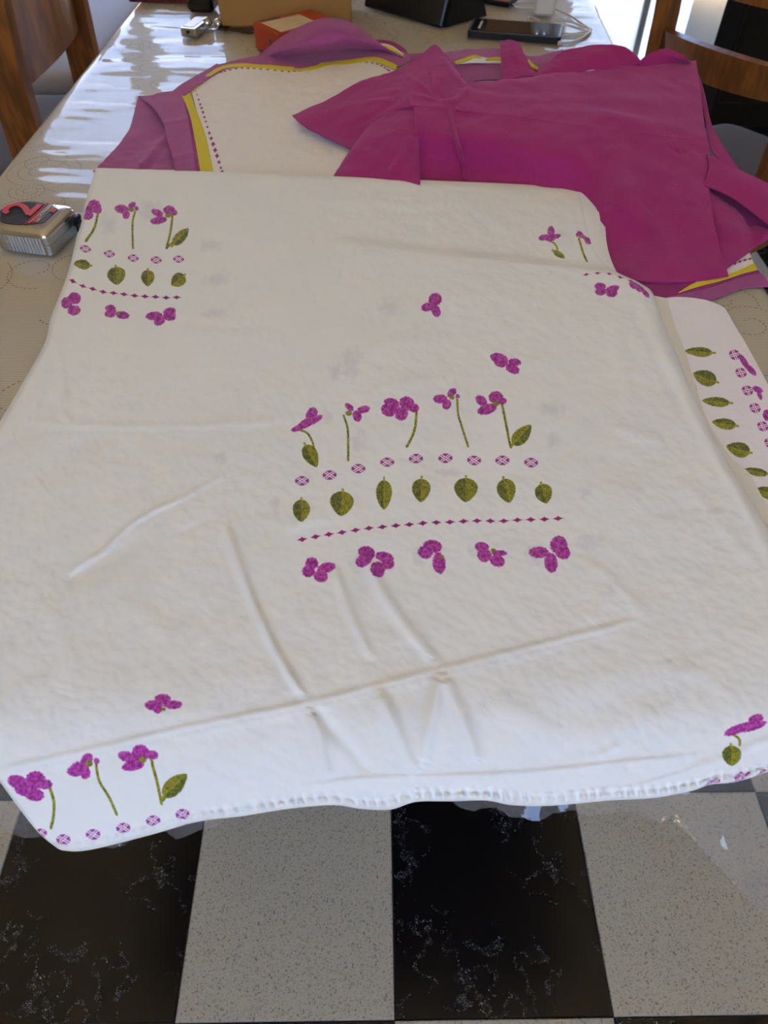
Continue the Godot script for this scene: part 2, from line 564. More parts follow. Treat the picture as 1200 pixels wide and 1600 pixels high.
	leaf(pr, 1143, 1184, 19, 15, 88)
	for r in [[1115, 1223], [1160, 1211], [1197, 1206]]:
		stamp(pr, "r", Vector2(r[0], r[1]), 12.0, 6.0, -15.0)

func draw_low_print(pr: Dictionary) -> void:
	petals(pr, [[1047, 532, 6, 9, -10], [1051, 540, 4, 5, 0]])
	for l in [[1091, 550, 22, 8, 184], [1101, 590, 19, 13, 200], [1081, 603, 15, 6, 250], [1118, 628, 22, 8, 185], [1131, 662, 19, 9, 190], [1153, 702, 19, 12, 195], [1180, 737, 20, 7, 190], [1198, 770, 18, 10, 200], [1226, 805, 20, 9, 190]]:
		leaf(pr, l[0], l[1], l[2], l[3], l[4])
	for r in [[1148, 554], [1158, 582], [1168, 610], [1180, 637], [1192, 666], [1203, 692], [1214, 718], [1226, 746]]:
		stamp(pr, "r", Vector2(r[0], r[1]), 9.5, 8.0, 25.0)
	petals(pr, [[1163, 565, 13, 4, 58], [1173, 577, 11, 4, 45], [1184, 608, 8, 4, 20], [1187, 616, 8, 3, 70], [1199, 648, 6, 8, 0]])
	petals(pr, [[1142, 735, 9, 4, 50], [1150, 746, 12, 3, 55]])

# ------------------------------------------------------------------ other textures
func speckle(side: int, base: Color, marks: Array, n: int, seed_at: int, cluster: float) -> ImageTexture:
	rng.seed = seed_at
	var nz := FastNoiseLite.new()
	nz.seed = seed_at
	nz.frequency = 0.006
	nz.fractal_octaves = 4
	var im := Image.create(side, side, false, Image.FORMAT_RGB8)
	im.fill(base)
	for i in n:
		var x := rng.randi_range(0, side - 4)
		var y := rng.randi_range(0, side - 4)
		var v := nz.get_noise_2d(x, y)
		var keep := 1.0 - absf(v) * 9.0 if cluster > 0.5 else 1.0
		if cluster > 0.5:
			var patch := nz.get_noise_2d(x * 0.45 + 900.0, y * 0.45)
			keep = (keep + 0.15) * clampf(patch * 3.2 + 0.18, 0.0, 1.0) * 1.3
		if rng.randf() > keep:
			continue
		var c: Color = marks[rng.randi() % marks.size()]
		c = c.lerp(base, rng.randf() * 0.55)
		var a := rng.randi_range(1, 3 if cluster > 0.5 else 6)
		var b := rng.randi_range(1, 3 if cluster > 0.5 else 6)
		im.fill_rect(Rect2i(x, y, a, b), c)
		if rng.randf() < 0.5:
			im.fill_rect(Rect2i(x + a, clampi(y + rng.randi_range(-1, 2), 0, side - 2), 1, maxi(1, b - 1)), c)
	return ImageTexture.create_from_image(im)

func soft_noise(side: int, freq: float, oct: int, seed_at: int, bump := 0.0, kind := FastNoiseLite.TYPE_SIMPLEX_SMOOTH) -> NoiseTexture2D:
	var nz := FastNoiseLite.new()
	nz.seed = seed_at
	nz.noise_type = kind
	nz.frequency = freq
	nz.fractal_octaves = oct
	var t := NoiseTexture2D.new()
	t.width = side; t.height = side
	t.seamless = true
	t.noise = nz
	if bump > 0.0:
		t.as_normal_map = true
		t.bump_strength = bump
	return t

func wood_texture(light: Color, dark: Color, seed_at: int) -> ImageTexture:
	var nz := FastNoiseLite.new()
	nz.seed = seed_at
	nz.frequency = 0.012
	nz.fractal_octaves = 3
	var im := Image.create(256, 1024, false, Image.FORMAT_RGB8)
	for y in 1024:
		for x in 256:
			var g := nz.get_noise_2d(x * 3.2, y * 0.22) + 0.5 * nz.get_noise_2d(x * 14.0, y * 0.5 + 700.0)
			im.set_pixel(x, y, light.lerp(dark, clampf(0.5 + g * 0.9, 0.0, 1.0)))
	return ImageTexture.create_from_image(im)

# cream lace cover: fine ribs and scrolls of little dashes, one metre to the side
func lace_texture() -> ImageTexture:
	var side := 2048
	var im := Image.create(side, side, false, Image.FORMAT_RGB8)
	im.fill(Color8(184, 173, 146))
	for y in range(0, side, 7):
		im.fill_rect(Rect2i(0, y, side, 2), Color8(170, 158, 130))
		im.fill_rect(Rect2i(0, y + 3, side, 1), Color8(196, 185, 158))
	rng.seed = 77
	var inks := [Color8(122, 98, 62), Color8(138, 114, 76), Color8(106, 84, 52)]
	for k in 190:
		var c := Vector2(rng.randf() * side, rng.randf() * side)
		var r := rng.randf_range(30.0, 115.0)
		var a := rng.randf() * TAU
		var dir := 1.0 if rng.randf() < 0.5 else -1.0
		var shrink := rng.randf_range(3.0, 12.0)
		while r > 10.0:
			var p := c + Vector2(cos(a), sin(a)) * r
			var t := Vector2(-sin(a), cos(a)) * dir
			for s in 4:
				var q := p + t * s * 1.2
				im.fill_rect(Rect2i(posmod(int(q.x), side - 3), posmod(int(q.y), side - 3), 3, 2), inks[rng.randi() % 3])
			a += dir * 11.0 / r
			r -= shrink * 11.0 / maxf(r, 20.0) * 0.9
	return ImageTexture.create_from_image(im)

func mat(color: Color, rough := 0.8, metal := 0.0) -> StandardMaterial3D:
	var m := StandardMaterial3D.new()
	m.albedo_color = color
	m.roughness = rough
	m.metallic = metal
	return m

func cloth_mat(color: Color, scale: float, relief: Texture2D, strength: float) -> StandardMaterial3D:
	var m := mat(color, 0.92)
	m.normal_enabled = true
	m.normal_texture = relief
	m.normal_scale = strength
	m.uv1_scale = Vector3(scale, scale, 1)
	m.rim_enabled = true
	m.rim = 0.15
	m.rim_tint = 0.6
	return m

func materials() -> void:
	var crinkle := soft_noise(1024, 0.03, 5, 5, 5.0)
	var weave := soft_noise(512, 0.12, 3, 8, 4.0)
	M.crinkle = crinkle
	M.weave = weave
	M.magenta = cloth_mat(Color8(156, 30, 100), 5.0, weave, 0.35)
	M.mauve = cloth_mat(Color8(156, 70, 122), 5.0, weave, 0.3)
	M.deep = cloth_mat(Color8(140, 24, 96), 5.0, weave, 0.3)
	M.yellow = cloth_mat(Color8(214, 196, 26), 5.0, weave, 0.3)
	M.cream = cloth_mat(Color8(232, 226, 218), 5.0, weave, 0.3)
	for k in ["magenta", "mauve", "deep"]:
		M[k].rim = 0.9
		M[k].rim_tint = 0.6
	M.white = cloth_mat(Color8(234, 233, 225), 3.0, crinkle, 0.2)
	var wt := wood_texture(Color8(154, 92, 34), Color8(98, 54, 16), 21)
	M.wood = mat(Color.WHITE, 0.38)
	M.wood.albedo_texture = wt
	M.wood.uv1_triplanar = true
	M.wood.uv1_scale = Vector3(2.2, 2.2, 2.2)
	M.wood.clearcoat_enabled = true
	M.wood.clearcoat = 0.4
	M.wood.clearcoat_roughness = 0.25
	M.dark_wood = M.wood.duplicate()
	M.dark_wood.albedo_color = Color8(170, 140, 120)
	M.seat = cloth_mat(Color8(84, 76, 72), 1.0, weave, 0.4)
	M.seat.uv1_triplanar = true
	M.seat.uv1_scale = Vector3(8, 8, 8)
	M.chrome = mat(Color8(205, 205, 205), 0.16, 1.0)
	M.chrome_ribs = mat(Color8(190, 190, 188), 0.3, 1.0)
	M.black = mat(Color8(16, 16, 17), 0.42)
	M.black_gloss = mat(Color8(8, 8, 10), 0.12)
	M.red = mat(Color8(205, 20, 34), 0.45)
	M.plastic = mat(Color(1, 1, 1, 0.06), 0.05)
	M.plastic.metallic_specular = 0.27
	M.plastic.transparency = BaseMaterial3D.TRANSPARENCY_ALPHA
	M.plastic.cull_mode = BaseMaterial3D.CULL_DISABLED
	M.hanging = M.plastic.duplicate()
	M.hanging.albedo_color = Color(0.7, 0.7, 0.7, 0.16)
	M.hanging.metallic_specular = 0.5
	M.hem = cloth_mat(Color8(222, 215, 196), 3.0, crinkle, 0.2)
	M.glass = mat(Color(1, 1, 1, 0.03), 0.02)
	M.glass.transparency = BaseMaterial3D.TRANSPARENCY_ALPHA
	M.wall = mat(Color8(204, 194, 168), 0.9)
	M.wall_warm = mat(Color8(186, 152, 116), 0.9)
	M.ceiling = mat(Color8(222, 215, 194), 0.95)
	M.frame = mat(Color8(170, 172, 172), 0.45)
	M.paving = mat(Color8(186, 172, 150), 0.95)
	M.paving.albedo_texture = soft_noise(512, 0.08, 4, 31)
	var gr := Gradient.new()
	gr.set_color(0, Color8(200, 196, 190)); gr.set_color(1, Color8(255, 255, 255))
	M.paving.albedo_texture.color_ramp = gr
	M.paving.uv1_triplanar = true
	M.paving.uv1_world_triplanar = true
	M.paving.uv1_scale = Vector3(1.6, 1.6, 1.6)
	M.grout = mat(Color8(92, 88, 80), 0.9)

# ------------------------------------------------------------------ the white folded cloth
const DROP_K := 1.3
const DROP_R := 0.03
const HX0 := -220.0
const HY0 := 220.0
const HSTEP := 3.0
const HW := 540
const HH := 390
var relief := PackedFloat32Array()

func crease(flat: Array, wide: float, mm: float, step := false) -> void:
	var raw := []
	for i in range(0, flat.size(), 2):
		raw.append(Vector3(flat[i], flat[i + 1], 0))
	var pts := []
	var n := maxi(6, raw.size() * 4)
	var lo := Vector2(1e9, 1e9)
	var hi := -lo
	for k in n:
		var q := along(raw, float(k) / (n - 1))
		pts.append(Vector2(q.x, q.y))
		lo = lo.min(pts[-1]); hi = hi.max(pts[-1])
	var reach := wide * (2.6 if not step else 9.0)
	for v in range(maxi(0, int((lo.y - reach - HY0) / HSTEP)), mini(HH, int((hi.y + reach - HY0) / HSTEP) + 2)):
		for u in range(maxi(0, int((lo.x - reach - HX0) / HSTEP)), mini(HW, int((hi.x + reach - HX0) / HSTEP) + 2)):
			var p := Vector2(HX0 + u * HSTEP, HY0 + v * HSTEP)
			var best := 1e9
			var at := 0.0
			var side := 1.0
			for k in n - 1:
				var q := Geometry2D.get_closest_point_to_segment(p, pts[k], pts[k + 1])
				var d := p.distance_squared_to(q)
				if d < best:
					best = d
					at = (k + 0.5) / (n - 1)
					side = signf((pts[k + 1] - pts[k]).cross(p - pts[k]))
			best = sqrt(best)
			if best > reach:
				continue
			var taper := clampf(minf(at, 1.0 - at) * 5.0, 0.0, 1.0)
			taper = taper * taper * (3.0 - 2.0 * taper)
			var h := 0.0
			if step:
				# a fold's edge: steep on one side, running out gently on the other
				h = (exp(-best / (wide * 3.0)) if side > 0.0 else exp(-(best / (wide * 0.5)) ** 2))
			else:
				h = exp(-(best / wide) ** 2)
			var add := h * mm * 0.0016 * taper * (0.6 if step else 1.0)
			var was := relief[v * HW + u]
			relief[v * HW + u] = maxf(was, add) + 0.25 * minf(was, add) if was > 0.0 and add > 0.0 else was + add

func relief_at(px: float, py: float) -> float:
	var x := clampf((px - HX0) / HSTEP, 0.0, HW - 2.001)
	var y := clampf((py - HY0) / HSTEP, 0.0, HH - 2.001)
	var i := int(x)
	var j := int(y)
	var a := x - i
	var b := y - j
	var k := j * HW + i
	return lerpf(lerpf(relief[k], relief[k + 1], a), lerpf(relief[k + HW], relief[k + HW + 1], a), b)

func ridge_line(px: float) -> float:
	if px < 560.0: return 377.0
	if px < 700.0: return lerpf(378.0, 396.0, (px - 560.0) / 140.0)
	if px < 870.0: return lerpf(396.0, 412.0, (px - 700.0) / 170.0)
	if px < 960.0: return lerpf(412.0, 424.0, (px - 870.0) / 90.0)
	return lerpf(424.0, 452.0, (px - 960.0) / 60.0)

func body_at(px: float, py: float) -> float:       # the folded stack's height over the table, without creases
	var w := smoothstep(430.0, 660.0, px)
	var r := ridge_line(px)
	var back := 1.0 - smoothstep(r - 9.0, r + 5.0, py)
	return 0.023 - 0.008 * w * back - 0.006 * smoothstep(1050.0, 1200.0, py)

func white_point(px: float, py: float, h: float) -> Vector3:
	return PD(px, py, h, DROP_K, DROP_R) if py > 1040.0 else P(px, py, h)

func white_uv(p: Vector3) -> Vector2:
	var z := edge_at(p.x) + p.z
	return Vector2(p.x, p.z if z < 0.0 else p.z - z + z * sqrt(1.0 + DROP_K * DROP_K))

func white_where(px: float, py: float) -> Vector2:
	return white_uv(white_point(px, py, body_at(px, py)))

func resample(flat: Array, n: int) -> PackedVector2Array:
	var raw := []
	for i in range(0, flat.size(), 2):
		raw.append(Vector3(flat[i], flat[i + 1], 0))
	var dense := []
	for k in 801:
		var q := along(raw, k / 800.0)
		dense.append(Vector2(q.x, q.y))
	var acc := [0.0]
	for k in 800:
		acc.append(acc[-1] + dense[k].distance_to(dense[k + 1]))
	var o := PackedVector2Array()
	var at := 0
	for i in n:
		var want: float = acc[-1] * i / (n - 1)
		while at < 799 and acc[at + 1] < want:
			at += 1
		var span: float = maxf(acc[at + 1] - acc[at], 1e-6)
		o.append(dense[at].lerp(dense[at + 1], clampf((want - acc[at]) / span, 0.0, 1.0)))
	return o

func coons(left: Array, right: Array, far: Array, near: Array, R: int, C: int) -> Array:
	var L := resample(left, R)
	var Q := resample(right, R)
	var A := resample(far, C)
	var B := resample(near, C)
	var g := []
	for i in R:
		var t := float(i) / (R - 1)
		var row := PackedVector2Array()
		for j in C:
			var s := float(j) / (C - 1)
			var q := L[i] * (1 - s) + Q[i] * s + A[j] * (1 - t) + B[j] * t
			q -= A[0] * (1 - s) * (1 - t) + A[C - 1] * s * (1 - t) + B[0] * (1 - s) * t + B[C - 1] * s * t
			row.append(q)
		g.append(row)
	return g

func white_creases() -> void:
	relief.resize(HW * HH)
	relief.fill(0.0)
	crease([-120, 1228, 0, 1203, 140, 1172, 300, 1135, 480, 1098, 690, 1045, 860, 1003, 960, 978, 1060, 955], 4.5, 0.9)
	crease([-120, 1236, 0, 1212, 140, 1181, 300, 1144, 480, 1107, 690, 1054, 860, 1012, 960, 987], 9.0, 0.5)
	crease([353, 812, 362, 850, 385, 915, 415, 985, 450, 1050, 484, 1100], 7.0, 2.4)
	crease([100, 915, 130, 900, 165, 880, 210, 850, 260, 815], 14.0, -1.0)
	crease([60, 760, 110, 720, 165, 690], 22.0, -0.9)
	crease([20, 690, 60, 660, 90, 610], 16.0, -0.9)
	crease([560, 500, 640, 470, 760, 455, 860, 470], 26.0, 1.0)
	crease([520, 420, 620, 440, 720, 470], 24.0, -0.9)
	crease([735, 690, 770, 760, 790, 840], 24.0, -0.8)
	crease([890, 700, 930, 760, 1000, 800], 24.0, 0.9)
	crease([180, 380, 300, 390, 420, 380, 520, 374], 14.0, 0.7)
	crease([860, 1120, 960, 1100, 1060, 1070], 26.0, -0.9)
	crease([760, 1090, 830, 1130, 880, 1180], 24.0, 0.8)
	crease([240, 1150, 270, 1190, 290, 1230], 20.0, 0.7)
	crease([522, 880, 540, 940, 562, 990, 584, 1034], 8.0, 1.6)
	crease([560, 850, 600, 930, 640, 985, 690, 1045], 10.0, 1.9)
	crease([690, 1045, 680, 1100, 668, 1150, 656, 1205], 11.0, 2.5)
	crease([690, 1045, 712, 1100, 735, 1160, 745, 1195], 11.0, 2.3)
	crease([588, 1070, 610, 1120, 632, 1170, 655, 1215], 11.0, 2.5)
	crease([482, 1100, 498, 1150, 506, 1190, 512, 1220], 10.0, 2.2)
	crease([488, 1105, 520, 1140, 560, 1185, 575, 1210], 10.0, -1.3)
	crease([95, 905, 130, 880, 165, 858, 215, 812, 290, 775, 385, 722], 4.2, 1.1)
	crease([280, 838, 305, 822, 335, 806], 5.0, -0.7)
	crease([30, 655, 95, 662, 200, 666, 330, 664, 480, 652], 6.0, 0.8)
	crease([98, 600, 97, 630, 102, 652, 118, 662], 6.0, 1.0)
	crease([70, 500, 88, 545, 98, 600, 104, 650], 8.0, 0.9)
	crease([105, 700, 140, 690, 165, 672], 9.0, -0.6)
	crease([490, 640, 530, 590, 560, 555, 620, 532, 700, 535], 11.0, 0.9)
	crease([575, 610, 640, 596, 720, 590], 8.0, 0.6)
	crease([590, 560, 600, 545, 640, 535], 8.0, 0.5)
	crease([240, 508, 300, 520, 360, 524, 430, 527], 11.0, 0.9)
	crease([380, 500, 440, 480, 500, 468], 14.0, 0.7)
	crease([170, 292, 260, 304, 340, 308, 420, 300], 7.0, 0.7)
	crease([420, 300, 520, 312, 640, 318, 720, 316], 10.0, 0.6)
	crease([740, 330, 770, 345, 800, 350], 8.0, 0.5)
	crease([820, 318, 860, 321, 915, 322], 6.0, 0.7)
	crease([888, 318, 900, 360, 915, 395], 6.0, 1.0)
	crease([150, 300, 128, 380, 110, 450], 8.0, 0.6)
	crease([940, 470, 962, 520, 975, 590, 985, 660], 14.0, 0.9)
	crease([985, 590, 1005, 600, 1030, 595], 9.0, -0.8)
	crease([990, 440, 1013, 490, 1037, 545, 1072, 621, 1112, 700, 1156, 773, 1210, 880, 1260, 960], 9.0, 1.6)
	crease([985, 470, 1010, 530, 1045, 600, 1080, 670], 10.0, -0.8)
	crease([960, 665, 1000, 680, 1040, 690], 10.0, 0.9)
	crease([1060, 740, 1100, 790, 1150, 850, 1190, 890], 12.0, 0.8)
	crease([915, 880, 950, 900, 985, 935, 1015, 968], 9.0, 0.7)
	crease([955, 905, 945, 940, 920, 975], 11.0, 0.7)
	crease([925, 1000, 950, 1015, 975, 1030], 9.0, -0.5)
	crease([1040, 1030, 1055, 1050, 1090, 1045], 12.0, 0.5)
	crease([60, 930, 90, 980, 110, 1040, 100, 1090], 16.0, 0.8)
	crease([180, 940, 230, 960, 260, 1000], 16.0, 0.7)
	crease([330, 950, 300, 1000, 320, 1050], 15.0, -0.5)
	crease([700, 620, 715, 680, 720, 740], 16.0, 0.5)
	crease([450, 830, 480, 815, 520, 812], 7.0, 0.7)
	crease([300, 1190, 340, 1215, 380, 1235], 8.0, 0.4)
	# the near folds: the turned-over strip above the hem
	crease([445, 1236, 500, 1224, 570, 1216, 650, 1213, 760, 1210, 860, 1203, 960, 1192, 1060, 1182, 1130, 1172], 5.0, 1.7, true)
	crease([560, 1222, 640, 1232, 700, 1240, 800, 1242, 900, 1238, 1000, 1225, 1070, 1205, 1140, 1188, 1210, 1178], 5.0, 1.2, true)
	crease([935, 1180, 955, 1172, 968, 1163], 6.0, 0.7)
	crease([1060, 1205, 1120, 1190, 1180, 1165, 1220, 1150], 8.0, 0.8)

func build_white(o: Node3D) -> void:
	white_creases()
	var R := 330
	var C := 400
	var grid := coons(
		[150, 262, 138, 300, 122, 360, 105, 430, 80, 495, 70, 535, 40, 590, 5, 650, -50, 740, -95, 850, -110, 960, -90, 1080, -45, 1160, 0, 1222, 35, 1270, 62, 1303, 85, 1322],
		[908, 299, 911, 320, 922, 370, 938, 402, 962, 424, 1000, 442, 1021, 460, 1037, 507, 1060, 560, 1095, 642, 1130, 709, 1153, 750, 1185, 799, 1230, 880, 1275, 980, 1295, 1070, 1280, 1140, 1240, 1192],
		[150, 262, 190, 263, 300, 266, 420, 271, 560, 277, 700, 283, 830, 289, 908, 299],
		[85, 1322, 100, 1329, 140, 1328, 230, 1306, 310, 1284, 380, 1275, 450, 1264, 520, 1258, 565, 1264, 610, 1265, 650, 1253, 705, 1252, 760, 1251, 800, 1258, 860, 1259, 950, 1251, 1020, 1247, 1080, 1236, 1110, 1226, 1150, 1222, 1200, 1206, 1240, 1192], R, C)
	var g := []
	var uv := []
	var pr := new_print(2048, -0.46, -0.96, 0.96, Color8(233, 232, 224), white_where)
	for i in R:
		var row := []
		var urow := []
		for j in C:
			var q: Vector2 = grid[i][j]
			var h := body_at(q.x, q.y) + relief_at(q.x, q.y)
			var b := P(q.x, q.y, 0.02)
			h += noise.get_noise_2d(b.x * 900.0, b.z * 900.0) * 0.0010
			h += noise.get_noise_2d(b.x * 2600.0 + 300.0, b.z * 2600.0) * 0.0007
			h += fine.get_noise_2d(b.x * 6000.0, b.z * 6000.0) * 0.0002
			# gathers of the near hem
			var up := (R - 1 - i) * 3.4
			if up < 34.0:
				var ph := noise.get_noise_2d(q.x * 0.9, 50.0) * 5.0
				h += 0.0026 * sin(q.x * 0.36 + ph + up * 0.05) * smoothstep(34.0, 14.0, up) * (0.5 + 0.5 * smoothstep(250.0, 420.0, q.x))
				h -= 0.0012 * exp(-((up - 21.0) / 4.0) ** 2)
			# rounded rim
			var e := minf(minf(j * 3.3 / 11.0, (C - 1 - j) * 3.3 / 16.0), minf(i * 3.3 / 9.0, up / 8.0))
			var round_ := sqrt(maxf(0.0, 1.0 - (1.0 - minf(e, 1.0)) ** 2))
			var low := 0.0125 if (j > C - 20 and i < 260) or (i < 12 and j > C / 3) else 0.003
			h = lerpf(minf(low, h), h, round_)
			var p := white_point(q.x, q.y, maxf(h, 0.0024))
			row.append(p)
			var w := white_uv(p)
			urow.append(Vector2((w.x - pr.x0) / pr.size, (w.y - pr.z0) / pr.size))
		g.append(row)
		uv.append(urow)
	draw_top_print(pr)
	var m: StandardMaterial3D = M.white.duplicate()
	m.uv1_scale = Vector3.ONE
	m.albedo_color = Color.WHITE
	m.albedo_texture = print_texture(pr)
	part("top_layer", cloth_mesh(g, uv, 0.002), m, o)
	# edges of the layers below, at the far right corner and along the right side
	part("fold_edge", lattice([
		v3([880, 297, 9, 905, 300, 14, 930, 306, 13]),
		v3([885, 330, 9, 912, 332, 14, 936, 332, 13]),
		v3([900, 370, 9, 925, 375, 14, 942, 375, 13]),
		v3([920, 410, 9, 940, 412, 14, 955, 415, 13]),
		v3([930, 430, 9, 950, 432, 14, 968, 430, 13])], 40, 20, 0.0004, 60.0, 3.0, 0.004), M.white, o)
	part("fold_edge", lattice([
		v3([900, 303, 4, 925, 308, 10, 943, 311, 9]),
		v3([905, 340, 4, 930, 342, 10, 945, 344, 9]),
		v3([915, 380, 4, 936, 384, 10, 949, 385, 9]),
		v3([930, 415, 4, 950, 420, 10, 962, 422, 9]),
		v3([940, 435, 4, 962, 440, 10, 976, 440, 9])], 40, 20, 0.0004, 60.0, 5.0, 0.003), M.white, o)
	part("hem_strip", lattice([
		v3([995, 458, 8, 1022, 462, 9, 1042, 466, 8.5]),
		v3([1010, 507, 8, 1037, 507, 9, 1054, 507, 8.5]),
		v3([1035, 556, 8, 1056, 556, 9, 1073, 556, 8.5]),
		v3([1060, 642, 8, 1088, 646, 9, 1103, 650, 8.5]),
		v3([1100, 709, 8, 1122, 712, 9, 1142, 714, 8.5]),
		v3([1125, 750, 8, 1148, 745, 9, 1171, 740, 8.5]),
		v3([1150, 799, 8, 1180, 795, 9, 1198, 787, 8.5]),
		v3([1210, 900, 8, 1236, 880, 9, 1258, 872, 8.5])], 90, 24, 0.0008, 70.0, 9.0, 0.004, Vector2(0.4, 1.6)), M.hem, o)
	var low := new_print(1024, 0.12, -0.78, 0.44, Color8(236, 228, 226), func(px, py): var p: Vector3 = P(px, py, 0.005); return Vector2(p.x, p.z))
	draw_low_print(low)
	var lm: StandardMaterial3D = M.white.duplicate()
	lm.albedo_color = Color.WHITE
	lm.albedo_texture = print_texture(low)
	lm.uv1_scale = Vector3(1 / low.size, 1 / low.size, 1)
	lm.uv1_offset = Vector3(-low.x0 / low.size, -low.z0 / low.size, 0)
	part("bottom_layer", lattice([
		v3([1020, 468, 5, 1060, 464, 5, 1100, 468, 5, 1122, 475, 4.5, 1133, 481, 3]),
		v3([1030, 520, 5, 1075, 515, 5, 1115, 512, 5, 1138, 508, 4.5, 1146, 505, 3]),
		v3([1040, 570, 5, 1095, 565, 5, 1140, 556, 5, 1160, 548, 4.5, 1170, 545, 3]),
		v3([1060, 650, 5, 1115, 635, 5, 1160, 615, 5, 1185, 598, 4.5, 1194, 590, 3]),
		v3([1100, 740, 5, 1150, 710, 5, 1195, 675, 5, 1214, 650, 4.5, 1222, 645, 3]),
		v3([1160, 860, 5, 1200, 820, 5, 1240, 770, 5, 1258, 740, 4.5, 1266, 735, 3])], 100, 50, 0.0007, 40.0, 12.0, 0.003), lm, o)

# ------------------------------------------------------------------ the bordered cloth and the magenta cloth
func border_height(px: float, py: float) -> float:
	return 0.005 + 0.016 * smoothstep(250.0, 110.0, py) * smoothstep(230.0, 420.0, px) + 0.01 * smoothstep(480.0, 620.0, px) * smoothstep(250.0, 170.0, py) + 0.002 * sin(px * 0.018 + py * 0.03)

func band(rows: Array, R: int, C: int, lift: float, wrinkle: float, seed_at: float) -> ArrayMesh:
	# rows of [x, y, ...] pixel lists, far to near, draped over border_height
	var full := []
	for r in rows:
		var row := []
		for i in range(0, r.size(), 2):
			row.append(Vector3(r[i], r[i + 1], border_height(r[i], r[i + 1]) + lift))
		full.append(row)
	return lattice(full, R, C, wrinkle, 30.0, seed_at, 0.0012)

func build_bordered(o: Node3D) -> void:
	var k: Callable = func(px, py): var p: Vector3 = P(px, py, border_height(px, py)); return Vector2(p.x, p.z)
	var pr := new_print(1024, -0.42, -1.5, 0.7, Color8(232, 224, 214), k)
	# rows of little diamonds inside the stripe
	var rise := [306, 142, 312, 160, 318, 178, 324, 198, 332, 222, 340, 246, 347, 268]
	for q in 17:
		var t := q / 16.0
		var raw := []
		for i in range(0, rise.size(), 2): raw.append(Vector3(rise[i], rise[i + 1], 0))
		var c := along(raw, t)
		var big := 0.55 + 0.45 * absf(sin(q * 0.42))
		stamp(pr, "d", Vector2(c.x, c.y), (2.4 + 3.0 * t) * big, (2.8 + 3.6 * t) * big, 8.0)
	var over := [345, 112, 375, 107, 410, 108, 450, 111, 480, 109, 510, 101, 560, 97, 592, 101, 608, 109]
	for q in 30:
		var t := q / 29.0
		var raw := []
		for i in range(0, over.size(), 2): raw.append(Vector3(over[i], over[i + 1], 0))
		var c := along(raw, t)
		stamp(pr, "d", Vector2(c.x, c.y), 4.6, 1.7, 0.0)
	var cm: StandardMaterial3D = M.cream.duplicate()
	cm.albedo_color = Color.WHITE
	cm.albedo_texture = print_texture(pr)
	cm.normal_texture = M.crinkle
	cm.uv1_scale = Vector3(1 / pr.size, 1 / pr.size, 1)
	cm.uv1_offset = Vector3(-pr.x0 / pr.size, -pr.z0 / pr.size, 0)
	part("white_panel", band([
		[299, 142, 330, 118, 352, 105, 390, 103, 440, 107, 485, 106, 520, 98, 575, 94, 618, 108],
		[307, 170, 345, 152, 385, 145, 430, 143, 480, 140, 520, 135, 560, 130, 600, 128, 640, 130],
		[318, 215, 360, 205, 400, 200, 440, 198, 490, 195, 530, 192, 560, 188, 600, 185, 640, 180],
		[332, 270, 370, 272, 410, 274, 450, 278, 490, 280, 530, 284, 560, 286, 600, 288, 640, 290]], 60, 90, 0.0, 0.0022, 1.0), cm, o)
	part("yellow_stripe", band([[281, 141, 288, 138, 294, 136], [296, 178, 302, 177, 308, 176], [304, 215, 313, 214, 321, 213], [313, 268, 323, 268, 333, 268]], 50, 6, 0.0014, 0.0016, 1.0), M.yellow, o)
	part("yellow_stripe", band([
		[292, 140, 338, 107, 375, 100, 440, 103, 488, 104, 506, 97, 545, 93, 578, 89, 600, 93, 620, 102],
		[299, 142, 340, 111, 376, 104.5, 440, 108, 487, 108.5, 512, 102, 548, 98, 580, 95.5, 600, 101, 618, 108]], 6, 80, 0.0014, 0.0016, 1.0), M.yellow, o)
	part("dark_stripe", band([[278, 144, 281, 142], [291, 178, 296, 178], [298, 215, 304, 215], [306, 268, 313, 268]], 50, 4, 0.0014, 0.0016, 1.0), M.deep, o)
	part("border", lattice([
		v3([216, 149, 9, 235, 148, 11, 258, 143, 10, 282, 141, 9]),
		v3([240, 168, 13, 252, 170, 13, 270, 176, 11, 292, 177, 9]),
		v3([255, 190, 15, 266, 190, 14, 282, 192, 11, 295, 193, 9]),
		v3([262, 218, 14, 272, 217, 13, 286, 216, 10, 299, 215, 8.4]),
		v3([270, 245, 12, 282, 244, 11, 294, 243, 9, 303, 242, 7.6]),
		v3([275, 270, 9, 286, 270, 8, 297, 270, 7.5, 307, 270, 7])], 50, 24, 0.002, 30.0, 1.0, 0.002, Vector2.ONE, [[[250, 194, 270, 191, 300, 186], 3, 1.8], [[262, 250, 285, 244, 312, 239], 3, 1.8], [[238, 150, 242, 160, 250, 170], 3, -1.6]]), M.mauve, o)
	part("border", band([
		[268, 143, 330, 103, 345, 99, 395, 88, 440, 82, 500, 76, 560, 66, 600, 70, 640, 84],
		[274, 144, 334, 105, 360, 100, 410, 95, 450, 94, 500, 89, 560, 80, 605, 84, 640, 96],
		[288, 150, 341, 113, 377, 105, 440, 107, 488, 105, 506, 98, 578, 90, 602, 94, 622, 104]], 16, 90, 0.0008, 0.002, 5.0), M.mauve, o)
	part("underside", lattice([
		v3([216, 150, 6, 236, 158, 6, 254, 170, 6, 270, 182, 7]),
		v3([200, 205, 4, 222, 210, 7, 245, 218, 5, 266, 225, 6]),
		v3([172, 240, 4, 205, 246, 4, 240, 245, 8, 272, 248, 4]),
		v3([146, 268, 4, 190, 272, 4, 232, 275, 5, 285, 278, 4])], 50, 40, 0.002, 40.0, 8.0, 0.0016, Vector2.ONE, [[[270, 205, 245, 235, 215, 268], 7, 4.0], [[262, 222, 240, 248, 225, 270], 6, -3.0]]), M.mauve, o)
